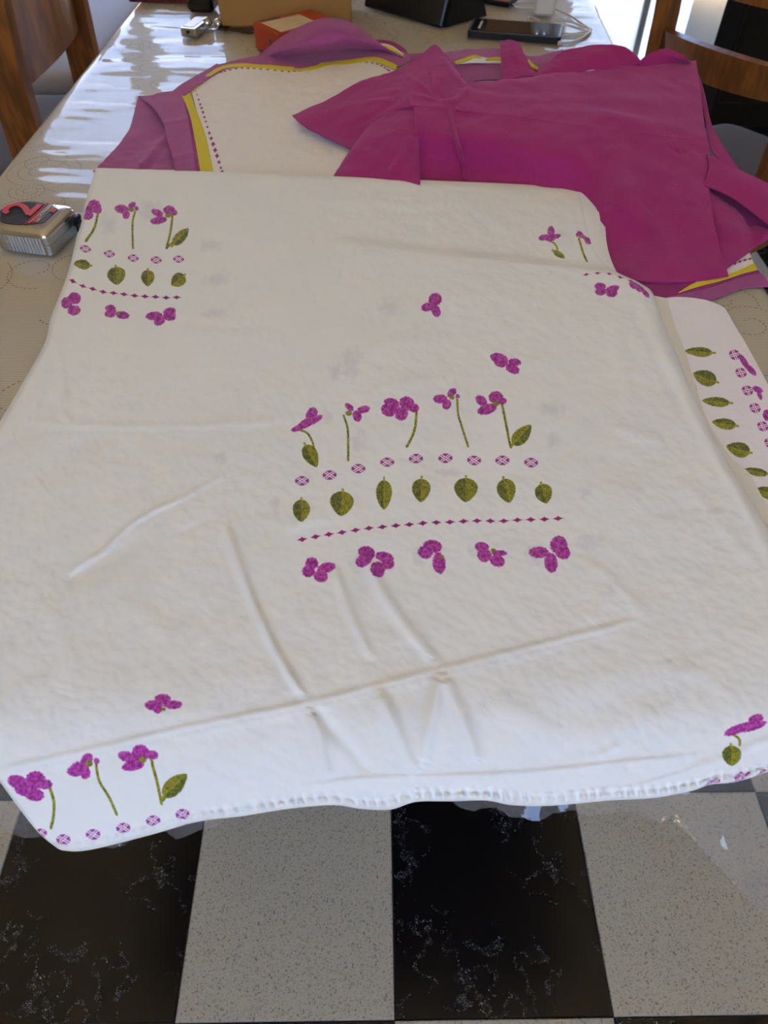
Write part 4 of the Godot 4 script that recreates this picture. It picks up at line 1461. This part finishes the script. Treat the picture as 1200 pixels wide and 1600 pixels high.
func cushion(c: Vector3, s: Vector3) -> ArrayMesh:
	var st := SurfaceTool.new()
	st.begin(Mesh.PRIMITIVE_TRIANGLES)
	st.set_smooth_group(0)
	var R := 24
	var N := 48
	var pt := func(i: int, k: int) -> Vector3:
		var a := PI * i / R - PI / 2
		var b := TAU * k / N
		var f := func(w: float, e: float) -> float: return signf(w) * pow(absf(w), e)
		return c + Vector3(f.call(cos(a), 0.25) * f.call(cos(b), 0.22) * s.x * 0.5, f.call(sin(a), 0.6) * s.y * 0.5, f.call(cos(a), 0.25) * f.call(sin(b), 0.22) * s.z * 0.5)
	for i in R:
		for k in N:
			quad(st, pt.call(i, k), pt.call(i + 1, k), pt.call(i + 1, k + 1), pt.call(i, k + 1))
	return done(st)

# ------------------------------------------------------------------ things on the table
func text(words: String, size: float, bold := true) -> TextMesh:
	var f := SystemFont.new()
	f.font_names = PackedStringArray(["Droid Sans"])
	f.font_weight = 700 if bold else 400
	var t := TextMesh.new()
	t.text = words
	t.font = f
	t.font_size = 64
	t.pixel_size = size / 64.0
	t.depth = 0.0006
	return t

func stroke(flat: Array, wide: float, foot: Array) -> ArrayMesh:   # a thick brushed figure with a flat foot, facing +z
	var raw := []
	for i in range(0, flat.size(), 2):
		raw.append(Vector3(flat[i], flat[i + 1], 0))
	var st := st_new()
	var up := Vector3(0, 0, 0.0006)
	var last := []
	for k in 41:
		var p := along(raw, k / 40.0)
		var d := (along(raw, minf(1.0, k / 40.0 + 0.01)) - along(raw, maxf(0.0, k / 40.0 - 0.01))).normalized()
		var n := Vector3(-d.y, d.x, 0) * wide * 0.5
		var now := [p + n, p - n]
		if k > 0:
			quad(st, last[0] + up, now[0] + up, now[1] + up, last[1] + up)
			quad(st, last[0], now[0], now[0] + up, last[0] + up)
			quad(st, last[1] + up, now[1] + up, now[1], last[1])
		last = now
	var f := []
	for q in foot:
		f.append(Vector3(q[0], q[1], 0.0))
	quad(st, f[3] + up * 1.02, f[2] + up * 1.02, f[1] + up * 1.02, f[0] + up * 1.02)
	for k in 4:
		quad(st, f[k], f[(k + 1) % 4], f[(k + 1) % 4] + up, f[k] + up)
	return done(st)

func flat_text(words: String, size: float, m: Material, parent: Node3D, at: Vector3, stretch := 1.0) -> void:
	var o := part("lettering", text(words, size), m, parent)
	o.position = at
	o.rotation = Vector3(-PI / 2, 0, 0)
	o.scale = Vector3(stretch, 1, 1)

func d_outline(wide: float, straight: float, inset: float, ribs: float, corner: float) -> Array:
	# x across (near to far), z = -e1 towards the rounded end; front edge at z = 0
	var o := []
	var r := wide * 0.5
	var c := corner
	for k in 7:                                      # near front corner
		var a := PI * 0.5 * k / 6.0
		o.append(Vector2(-r + c - c * sin(a), -c + c * cos(a)))
	for k in range(1, 20):
		o.append(Vector2(-r + (ribs if k % 2 else 0.0), -lerpf(c, straight, k / 20.0)))
	for k in 41:
		var a := PI * k / 40.0
		var q := r - (ribs if k % 2 else 0.0)
		o.append(Vector2(-cos(a) * q, -straight - sin(a) * q))
	for k in range(1, 20):
		o.append(Vector2(r - (ribs if k % 2 else 0.0), -lerpf(straight, c, k / 20.0)))
	for k in 7:
		var a := PI * 0.5 * k / 6.0
		o.append(Vector2(r - c + c * cos(a), -c + c * sin(a)))
	var mid := Vector2(0, -(straight + r) * 0.5)
	for i in o.size():
		o[i] = mid + (o[i] - mid) * (1.0 - inset / r)
	return o

func build_tape() -> void:
	var o := thing("tape_measure", "chrome tape measure with a large red 2 on its black label", "tape measure", Vector3(-0.365, TOP + 0.0030, -0.771), deg_to_rad(77.6))
	var st := st_new()
	prism(st, d_outline(0.066, 0.050, 0.0012, 0.0, 0.008), 0.0, 0.002, 0.0)
	prism(st, d_outline(0.068, 0.050, 0.0, 0.0013, 0.008), 0.0015, 0.0125, 0.0008)
	part("lower_case", done(st), M.chrome_ribs, o)
	st = st_new()
	prism(st, d_outline(0.068, 0.050, 0.0, 0.0013, 0.008), 0.0132, 0.0215, 0.0006)
	part("upper_case", done(st), M.chrome_ribs, o)
	st = SurfaceTool.new()
	st.begin(Mesh.PRIMITIVE_TRIANGLES)
	st.set_smooth_group(1)
	var rings := []
	for k in 7:
		var a := PI * 0.5 * k / 6.0
		var ring := []
		for p in d_outline(0.0685, 0.050, 0.0062 * (1.0 - cos(a)), 0.0, 0.008):
			ring.append(Vector3(p.x, 0.0212 + 0.0068 * sin(a), p.y))
		rings.append(ring)
	for i in 6:
		var n: int = rings[i].size()
		for k in n:
			quad(st, rings[i][(k + 1) % n], rings[i + 1][(k + 1) % n], rings[i + 1][k], rings[i][k])
	var m := Vector3(0, 0.028, -0.042)
	for k in rings[6].size():
		tri(st, rings[6][k], rings[6][(k + 1) % rings[6].size()], m) if false else tri(st, rings[6][(k + 1) % rings[6].size()], m, rings[6][k])
	part("top_cap", done(st), M.chrome, o)
	# black label with fine raised lines
	st = st_new()
	var lab := []
	for k in 40:
		var a := PI * 2.0 * k / 40.0
		var q := Vector2(0.004 - cos(a) * 0.0265, -0.051 - sin(a) * 0.0265)
		if q.y > -0.051: q.y = -0.051 + minf((q.y + 0.051) * 1.7, 0.037)
		lab.append(q)
	prism(st, lab, 0.0276, 0.0286, 0.0003)
	part("label_plate", done(st), M.black, o)
	st = st_new()
	for k in 15:
		var x := -0.0215 + k * 0.0031
		var reach := sqrt(maxf(0.0, 0.0255 * 0.0255 - x * x))
		box(st, Vector3(x + 0.004, 0.0287, -0.048 - reach * 0.5 + 0.008), Vector3(0.0008, 0.0005, reach + 0.014))
	part("label_lines", done(st), M.dark_grey, o)
	var two := part("lettering", stroke([-0.0125, 0.009, -0.010, 0.0145, -0.004, 0.0175, 0.003, 0.0165, 0.0075, 0.012, 0.0075, 0.006, 0.003, -0.002, -0.004, -0.009, -0.0105, -0.0155], 0.0068, [[-0.0135, -0.0190], [0.0135, -0.0190], [0.0135, -0.0115], [-0.0110, -0.0115]]), M.red, o)
	two.position = Vector3(0.0105, 0.0292, -0.0540)
	two.rotation = Vector3(-PI / 2, 0, 0)
	part("red_line", box_mesh(Vector3(0.005, 0.0289, -0.0322), Vector3(0.050, 0.0008, 0.0014)), M.red, o)
	part("badge", box_mesh(Vector3(-0.0085, 0.0289, -0.0255), Vector3(0.009, 0.0008, 0.0062)), M.pale_red, o)
	part("badge", box_mesh(Vector3(0.0160, 0.0289, -0.0175), Vector3(0.008, 0.0008, 0.005)), M.pale_red, o)
	flat_text("FISCO", 0.0034, M.red, o, Vector3(-0.0085, 0.0294, -0.0255), 0.9)
	flat_text("EEC", 0.0034, M.red, o, Vector3(0.0160, 0.0294, -0.0175), 1.0)
	flat_text("FISCOMATIC", 0.0058, M.silver_ink, o, Vector3(0.0125, 0.0290, -0.0258), 1.0)
	part("rule_line", box_mesh(Vector3(0.006, 0.0289, -0.0298), Vector3(0.046, 0.0007, 0.0005)), M.silver_ink, o)
	part("rule_line", box_mesh(Vector3(0.008, 0.0289, -0.0214), Vector3(0.040, 0.0007, 0.0005)), M.silver_ink, o)
	# dark hook at the mouth
	st = st_new()
	box(st, Vector3(0.020, 0.0165, 0.003), Vector3(0.016, 0.006, 0.007), 0.001)
	box(st, Vector3(0.020, 0.008, 0.0065), Vector3(0.013, 0.014, 0.0022), 0.0006)
	box(st, Vector3(0.020, 0.021, 0.0075), Vector3(0.010, 0.005, 0.004), 0.0008)
	part("hook", done(st), M.black, o)

func build_clutter() -> void:
	# tan carton
	var c := P(443, 44)
	var o := thing("cardboard_box", "large plain tan cardboard box standing at the far end of the table", "box", Vector3(-0.186, TOP + 0.0022, -1.625), deg_to_rad(3.0))
	part("body", box_mesh(Vector3(0, 0.085, 0), Vector3(0.245, 0.17, 0.13), 0.003), M.carton, o)
	part("flap", box_mesh(Vector3(0, 0.1715, 0.032), Vector3(0.244, 0.003, 0.064), 0.001), M.carton, o)
	part("flap", box_mesh(Vector3(0, 0.1715, -0.033), Vector3(0.244, 0.003, 0.064), 0.001), M.carton, o)
	# orange carton with a pale label; its left corner, then the two edges that leave it
	var L := P(400, 77)
	var e1 := Vector3(0.096, 0, -0.073) / 0.1206
	var e2 := Vector3(0.073, 0, 0.096) / 0.1206
	var b := Basis(e1, Vector3.UP, -(e1.cross(Vector3.UP)) * -1.0)
	var z := e1.cross(Vector3.UP)
	o = thing("orange_box", "small orange carton with a cream label on its lid, half hidden behind the mauve fold", "box", L + e1 * 0.06 + e2 * 0.042, atan2(-e1.z, e1.x))
	part("body", box_mesh(Vector3(0, 0.0215, 0), Vector3(0.120, 0.040, 0.084), 0.0015), M.orange, o)
	part("label", box_mesh(Vector3(-0.012, 0.0418, 0.003), Vector3(0.076, 0.0008, 0.060)), M.cream_label, o)
	part("print", box_mesh(Vector3(-0.030, 0.0418, -0.034), Vector3(0.040, 0.0007, 0.006)), M.slate, o)
	part("print", box_mesh(Vector3(-0.0602, 0.018, 0.012), Vector3(0.0007, 0.020, 0.006)), M.slate, o)
	# flat dark red case at the far left
	o = thing("red_case", "flat dark red case lying at the far left end of the table", "case", P(268, 6) + Vector3(0, 0, -0.05), deg_to_rad(-4.0))
	part("body", box_mesh(Vector3(0, 0.010, 0), Vector3(0.17, 0.018, 0.10), 0.003), M.dark_red, o)
	part("lid", box_mesh(Vector3(0, 0.0205, 0), Vector3(0.168, 0.003, 0.099), 0.001), M.tan_lid, o)
	# silver box with a pink lid, joined to the key ring
	var q := P(298, 62)
	o = thing("silver_lock", "small silver box with a pink lid lying beside the keys", "lock", q + Vector3(0.006, 0.0022, -0.035), deg_to_rad(-14.0))
	part("body", box_mesh(Vector3(0, 0.008, 0), Vector3(0.030, 0.014, 0.070), 0.0015), M.chrome_ribs, o)
	part("lid", box_mesh(Vector3(-0.0025, 0.0153, -0.002), Vector3(0.021, 0.0012, 0.058), 0.0004), M.pink, o)
	part("latch", lathe_mesh(Vector3(0, 0.009, 0.0352), [Vector2(0, 0.003), Vector2(0.003, 0.002), Vector2(0.003, -0.002), Vector2(0, -0.003)], 12), M.black, o)
	q = P(316, 24)
	o = thing("key_fob", "black and silver round-lensed key fob standing left of the tan cardboard box", "key fob", q + Vector3(0.0, 0.0022, -0.022), deg_to_rad(-6.0))
	part("body", box_mesh(Vector3(0, 0.013, 0), Vector3(0.052, 0.024, 0.044), 0.006), M.black_gloss, o)
	part("faceplate", box_mesh(Vector3(0, 0.0258, 0), Vector3(0.049, 0.003, 0.042), 0.0012), M.chrome_ribs, o)
	part("lens_ring", ring_mesh(Vector3(0.003, 0.0282, 0.0), 0.0125, 0.0035), M.black_gloss, o)
	for x in [-0.014, 0.014]:
		part("screw", lathe_mesh(Vector3(x, 0.0272, 0.015), [Vector2(0, 0.0012), Vector2(0.002, 0.001), Vector2(0.0024, 0.0), Vector2(0, -0.001)], 10), M.black, o)
	o = thing("key_ring", "bunch of dark keys with two bright beads, lying before the tan cardboard box", "keys", P(338, 48) + Vector3(0, 0.0022, 0))
	part("ring", ring_mesh(Vector3(-0.004, 0.004, 0.0), 0.013, 0.0016), M.chrome, o)
	for s in [[-0.014, 0.002, 0.009], [0.006, 0.004, 0.008]]:
		var sp := SphereMesh.new()
		sp.radius = s[2]; sp.height = s[2] * 2.0
		var bd := part("bead", sp, M.chrome, o)
		bd.position = Vector3(s[0], s[2] + 0.002, s[1])
	for a in [-8.0, -22.0]:
		var kb := Basis(Vector3.UP, deg_to_rad(a))
		var st := st_new()
		box(st, kb * Vector3(0.052, 0.003, 0.002), Vector3(0.058, 0.0022, 0.006), 0.0006, kb)
		for k in 4:
			box(st, kb * Vector3(0.060 + k * 0.005, 0.003, 0.006), Vector3(0.0025, 0.0022, 0.004), 0.0, kb)
		box(st, kb * Vector3(0.016, 0.003, 0.0), Vector3(0.020, 0.0024, 0.020), 0.001, kb)
		part("key", done(st), M.old_metal, o)
	# black tablet in its folio stand
	var A := P(570, 12)
	var B := P(690, 47)
	var w := (B - A)
	var side := Vector3(w.x, 0, w.z).normalized()
	var back := side.cross(Vector3.UP) * -1.0
	if back.z > 0.0: back = -back
	o = thing("tablet_stand", "black tablet propped in its folio stand at the far end of the table", "tablet", A + Vector3(0, 0.0022, 0), atan2(-side.z, side.x))
	var ln := w.length()
	var st2 := st_new()
	var a0 := Vector3(0, 0, 0); var a1 := Vector3(0.004, 0.15, -0.055); var a2 := Vector3(0, 0, -0.12)
	var b0 := Vector3(ln, 0, 0); var b1 := Vector3(ln + 0.002, 0.15, -0.055); var b2 := Vector3(ln + 0.012, 0, -0.12)
	var th := Vector3(0, 0, -0.010)
	box(st2, Vector3(ln * 0.5, 0.074, -0.026), Vector3(ln, 0.156, 0.010), 0.003, Basis(Vector3.RIGHT, -deg_to_rad(19.0)))
	part("slab", done(st2), M.black, o)
	st2 = st_new()
	for pair in [[a1, a2, b2, b1]]:
		quad(st2, pair[0], pair[1], pair[2], pair[3])
	tri(st2, a0 + th, a1, a2); tri(st2, b0 + th, b2, b1)
	quad(st2, a0 + th, b0 + th, b1, a1)
	quad(st2, a0 + th, a2, b2, b0 + th)
	part("folio", done(st2), M.black, o)
	# mug foot
	o = thing("black_mug", "black round mug standing between the tablet and the pink tray", "mug", P(716, 3) + Vector3(0, 0.0022, -0.012))
	part("bowl", lathe_mesh(Vector3.ZERO, [Vector2(0, 0.09), Vector2(0.03, 0.09), Vector2(0.036, 0.094), Vector2(0.039, 0.094), Vector2(0.039, 0.03), Vector2(0.034, 0.006), Vector2(0.031, 0.0), Vector2(0, 0.0)], 36), M.black, o)
	part("handle", tube_mesh([Vector3(0.036, 0.078, 0), Vector3(0.058, 0.072, 0), Vector3(0.062, 0.05, 0), Vector3(0.054, 0.03, 0), Vector3(0.036, 0.024, 0)], 0.0045, 0.0045, 10), M.black, o)
	# pink tray with a red disc and spectacles
	var tp := P(770, 14)
	o = thing("pink_tray", "shallow pink tray with a dark rim behind the black phone", "tray", tp + Vector3(-0.005, 0.0022, -0.045), deg_to_rad(-30.0))
	part("base", box_mesh(Vector3(0, 0.005, 0), Vector3(0.11, 0.008, 0.05), 0.002), M.black, o)
	part("lining", box_mesh(Vector3(0, 0.0105, 0), Vector3(0.104, 0.004, 0.045), 0.001), M.pink_brown, o)
	o = thing("bottle_cap", "small bright red round cap resting on the pink tray", "bottle cap", tp + Vector3(0.018, 0.0152, -0.026))
	part("disc", lathe_mesh(Vector3.ZERO, [Vector2(0, 0.010), Vector2(0.014, 0.010), Vector2(0.017, 0.007), Vector2(0.017, 0.0), Vector2(0, 0.0)], 28), M.bright_red, o)
	part("rim", ring_mesh(Vector3(0, 0.002, 0), 0.017, 0.0016), M.bright_red, o)
	o = thing("spectacles", "thin black wire spectacles lying folded right of the pink tray", "glasses", P(793, 14) + Vector3(0, 0.004, 0))
	for s in [0, 1]:
		part("temple", tube_mesh([Vector3(-0.03, 0.012, -0.07 + s * 0.006), Vector3(0.0 + s * 0.006, 0.006, -0.02), Vector3(0.012 - s * 0.004, 0.0, 0.0)], 0.0012, 0.001, 8), M.black, o)
	part("rim", ring_mesh(Vector3(-0.042, 0.008, -0.09), 0.022, 0.0013), M.black, o)
	part("rim", ring_mesh(Vector3(0.008, 0.008, -0.10), 0.022, 0.0013), M.black, o)
	# phone in its case
	var p0 := P(729, 40)
	var p1 := P(864, 50)
	var ax := p1 - p0
	ax.y = 0
	var al := ax.length()
	ax = ax.normalized()
	o = thing("phone", "black smartphone in a thick case lying flat behind the magenta folds", "phone", (p0 + p1) * 0.5 + Vector3(0.006, 0.0022, 0.040), atan2(-ax.z, ax.x))
	part("case", rounded_slab(Vector3(0, 0.0, 0), al + 0.006, 0.078, 0.011, 0.008), M.black, o)
	part("screen", rounded_slab(Vector3(0, 0.0108, 0), al - 0.004, 0.070, 0.0009, 0.006), M.black_gloss, o)
	part("camera_bar", box_mesh(Vector3(-al * 0.5 + 0.016, 0.0121, 0.003), Vector3(0.004, 0.0006, 0.040)), M.silver_ink, o)
	# white charger and its cable
	var cp := P(851, 29)
	o = thing("charger", "white plug charger block standing on the table right of the pink tray", "charger", cp + Vector3(0, 0.0022, -0.02), deg_to_rad(-6.0))
	part("body", box_mesh(Vector3(0, 0.026, 0), Vector3(0.040, 0.052, 0.036), 0.005), M.white_plastic, o)
	for x in [-0.007, 0.007]:
		part("pin", box_mesh(Vector3(x, 0.060, 0), Vector3(0.004, 0.016, 0.0025), 0.0006), M.chrome, o)
	var cable := thing("charging_cable", "thin white charging cable looped loosely between the charger and the phone", "cable")
	var h := 0.004
	part("lead", tube_mesh(curve_on_table([[836, 4], [812, 2], [800, 5], [806, 10], [830, 12], [842, 12]], h), 0.0019, 0.0019, 8), M.white_plastic, cable)
	part("lead", tube_mesh(curve_on_table([[868, 14], [890, 24], [908, 36], [922, 47], [915, 53], [895, 55], [872, 56]], h), 0.0019, 0.0019, 8), M.white_plastic, cable)
	part("lead", tube_mesh(curve_on_table([[842, 32], [828, 26], [826, 31], [838, 40], [862, 48], [890, 53], [912, 50], [924, 46], [912, 41], [890, 34], [868, 31]], h), 0.0019, 0.0019, 8), M.white_plastic, cable)
	part("lead", tube_mesh(curve_on_table([[876, 68], [892, 66], [908, 60], [922, 50]], h), 0.0019, 0.0019, 8), M.white_plastic, cable)
	part("plug", tube_mesh([P(872, 67, h), P(880, 68, h)], 0.004, 0.003, 10), M.white_plastic, cable)

func curve_on_table(list: Array, h: float) -> Array:
	var raw := []
	for q in list:
		raw.append(P(q[0], q[1], h))
	var o := []
	for k in 61:
		o.append(along(raw, k / 60.0))
	return o

func ring_mesh(at: Vector3, r: float, w: float) -> ArrayMesh:
	var prof := []
	for k in 13:
		var a := TAU * k / 12.0
		prof.append(Vector2(r + w * cos(a), w * sin(a)))
	prof.reverse()
	return lathe_mesh(at, prof, 32)

func rounded_slab(at: Vector3, x: float, z: float, y: float, r: float) -> ArrayMesh:
	var o := []
	for c in [[1, 1, 0], [-1, 1, 1], [-1, -1, 2], [1, -1, 3]]:
		for k in 7:
			var a: float = PI * 0.5 * (c[2] + k / 6.0)
			o.append(Vector2(at.x + c[0] * (x * 0.5 - r) + cos(a) * r, at.z + c[1] * (z * 0.5 - r) + sin(a) * r))
	var st := st_new()
	prism(st, o, at.y, at.y + y, minf(y * 0.3, 0.0015))
	return done(st)

func more_materials() -> void:
	M.black_tile = speckle(1024, Color8(13, 12, 14), [Color8(150, 155, 158), Color8(105, 112, 118), Color8(180, 184, 184), Color8(70, 78, 84)], 60000, 4, 1.0)
	M.pale_tile = speckle(1024, Color8(196, 188, 166), [Color8(174, 161, 136), Color8(208, 198, 178), Color8(168, 160, 144), Color8(204, 192, 166), Color8(132, 122, 102)], 36000, 9, 0.0)
	M.lace = lace_texture()
	M.bench = M.seat.duplicate()
	M.bench.albedo_color = Color8(168, 164, 164)
	M.dark_grey = mat(Color8(52, 50, 50), 0.4)
	M.pale_red = mat(Color8(214, 150, 140), 0.5)
	M.silver_ink = mat(Color8(190, 184, 172), 0.4)
	M.carton = mat(Color8(160, 116, 58), 0.85)
	M.orange = mat(Color8(172, 52, 20), 0.4)
	M.cream_label = mat(Color8(216, 200, 168), 0.25)
	M.slate = mat(Color8(84, 76, 84), 0.5)
	M.dark_red = mat(Color8(98, 18, 22), 0.35)
	M.tan_lid = mat(Color8(150, 104, 80), 0.4)
	M.pink = mat(Color8(206, 160, 178), 0.35)
	M.pink_brown = mat(Color8(160, 92, 88), 0.5)
	M.bright_red = mat(Color8(226, 32, 20), 0.4)
	M.old_metal = mat(Color8(78, 62, 50), 0.4, 0.8)
	M.white_plastic = mat(Color8(206, 200, 190), 0.35)

func build_cabinet() -> void:
	var o := thing("black_cabinet", "tall glossy black cabinet with rounded edges standing behind the right chair", "cabinet", Vector3(1.52, 0.0015, -3.14), deg_to_rad(-4))
	part("body", box_mesh(Vector3(0, 0.92, 0), Vector3(0.62, 1.8, 0.5), 0.05), M.black_satin, o)
	part("plinth", box_mesh(Vector3(0, 0.012, 0), Vector3(0.5, 0.022, 0.42), 0.004), M.black, o)
	part("door", box_mesh(Vector3(0, 0.95, 0.254), Vector3(0.5, 1.6, 0.012), 0.004), M.black_satin, o)
	part("handle", tube_mesh([Vector3(0.2, 0.85, 0.262), Vector3(0.2, 0.86, 0.285), Vector3(0.2, 1.04, 0.285), Vector3(0.2, 1.05, 0.262)], 0.006, 0.006), M.chrome, o)

func _ready() -> void:
	# camera, sky, sun, exposure
	var cam := Camera3D.new()
	cam.name = "camera"
	add_child(cam)
	cam.position = Vector3(0, CAM_H, 0)
	cam.rotation_degrees = Vector3(-PITCH, 0, 0)
	cam.fov = 2.0 * rad_to_deg(atan(800.0 / FPX))
	cam.near = 0.02
	cam.current = true
	var lens := CameraAttributesPhysical.new()
	lens.frustum_focal_length = 12.0 * FPX / 800.0
	lens.frustum_focus_distance = 0.62
	lens.frustum_near = 0.02
	lens.frustum_far = 200.0
	lens.exposure_aperture = 8.0
	cam.attributes = lens
	var env := Environment.new()
	env.background_mode = Environment.BG_SKY
	var sky := Sky.new()
	var sm := ProceduralSkyMaterial.new()
	sm.sky_top_color = Color8(122, 168, 234)
	sm.sky_horizon_color = Color8(226, 234, 245)
	sm.sky_curve = 0.2
	sm.ground_horizon_color = Color8(196, 190, 180)
	sm.ground_bottom_color = Color8(150, 144, 134)
	sm.sky_energy_multiplier = 2.95
	sm.ground_energy_multiplier = 1.3
	sky.sky_material = sm
	env.sky = sky
	env.tonemap_mode = Environment.TONE_MAPPER_LINEAR
	env.tonemap_exposure = 0.92
	env.sdfgi_enabled = true
	env.ssao_enabled = true
	env.ssil_enabled = true
	var we := WorldEnvironment.new()
	we.name = "environment"
	we.environment = env
	add_child(we)
	var sun := DirectionalLight3D.new()
	sun.name = "sun"
	sun.light_energy = 33.0
	sun.light_color = Color8(255, 242, 208)
	sun.light_angular_distance = 0.5
	sun.shadow_enabled = true
	sun.rotation_degrees = Vector3(-70, 24, 0)
	add_child(sun)

	noise.seed = 11
	noise.frequency = 0.01
	noise.fractal_octaves = 3
	fine.seed = 23
	fine.frequency = 0.02
	fine.fractal_octaves = 2
	ragged.seed = 5
	ragged.frequency = 0.03
	ragged.fractal_octaves = 2
	rng.seed = 42
	materials()
	more_materials()
	M.black_satin = mat(Color8(9, 9, 10), 0.28)

	walls()
	build_table()
	build_cabinet()
	build_chair("wooden dining chair with one broad curved back board, left of the table", Vector3(-0.77, 0.002, -1.83), PI / 2, 0.46, true, 0.445)
	var n := Vector3(0.85, 0, -1.585)
	var f := Vector3(0.64, 0, -1.88)
	var d := (n - f).normalized()
	build_chair("wooden dining chair with slatted back and grey seat, beside the magenta cloth", (n + f) * 0.5 + Vector3(0, 0.002, 0), atan2(-d.z, d.x), (n - f).length(), false, 0.36)
	var bench := thing("bench", "low grey upholstered bench standing behind the chair on the left", "bench", Vector3(-1.24, 0.002, -2.74))
	part("cushion", cushion(Vector3(0, 0.44, 0), Vector3(0.80, 0.09, 1.10)), M.bench, bench)
	part("base", box_mesh(Vector3(0, 0.25, 0), Vector3(0.76, 0.29, 1.06), 0.01), M.bench, bench)
	for x in [-0.33, 0.33]:
		for z in [-0.47, 0.47]:
			part("foot", lathe_mesh(Vector3(x, 0, z), [Vector2(0, 0.105), Vector2(0.026, 0.105), Vector2(0.018, 0.0), Vector2(0, 0.0)], 16), M.dark_wood, bench)
	build_bordered(thing("bordered_cloth", "white cloth with mauve border, yellow stripe and small diamonds, crumpled under the magenta cloth", "cloth"))
	build_magenta(thing("magenta_cloth", "plain magenta cloth heaped in folds behind the white flowered cloth", "cloth"))
	build_white(thing("flowered_cloth", "large folded white cotton cloth printed with violets, leaves and rows of diamonds", "cloth"))
	build_tape()
	build_clutter()
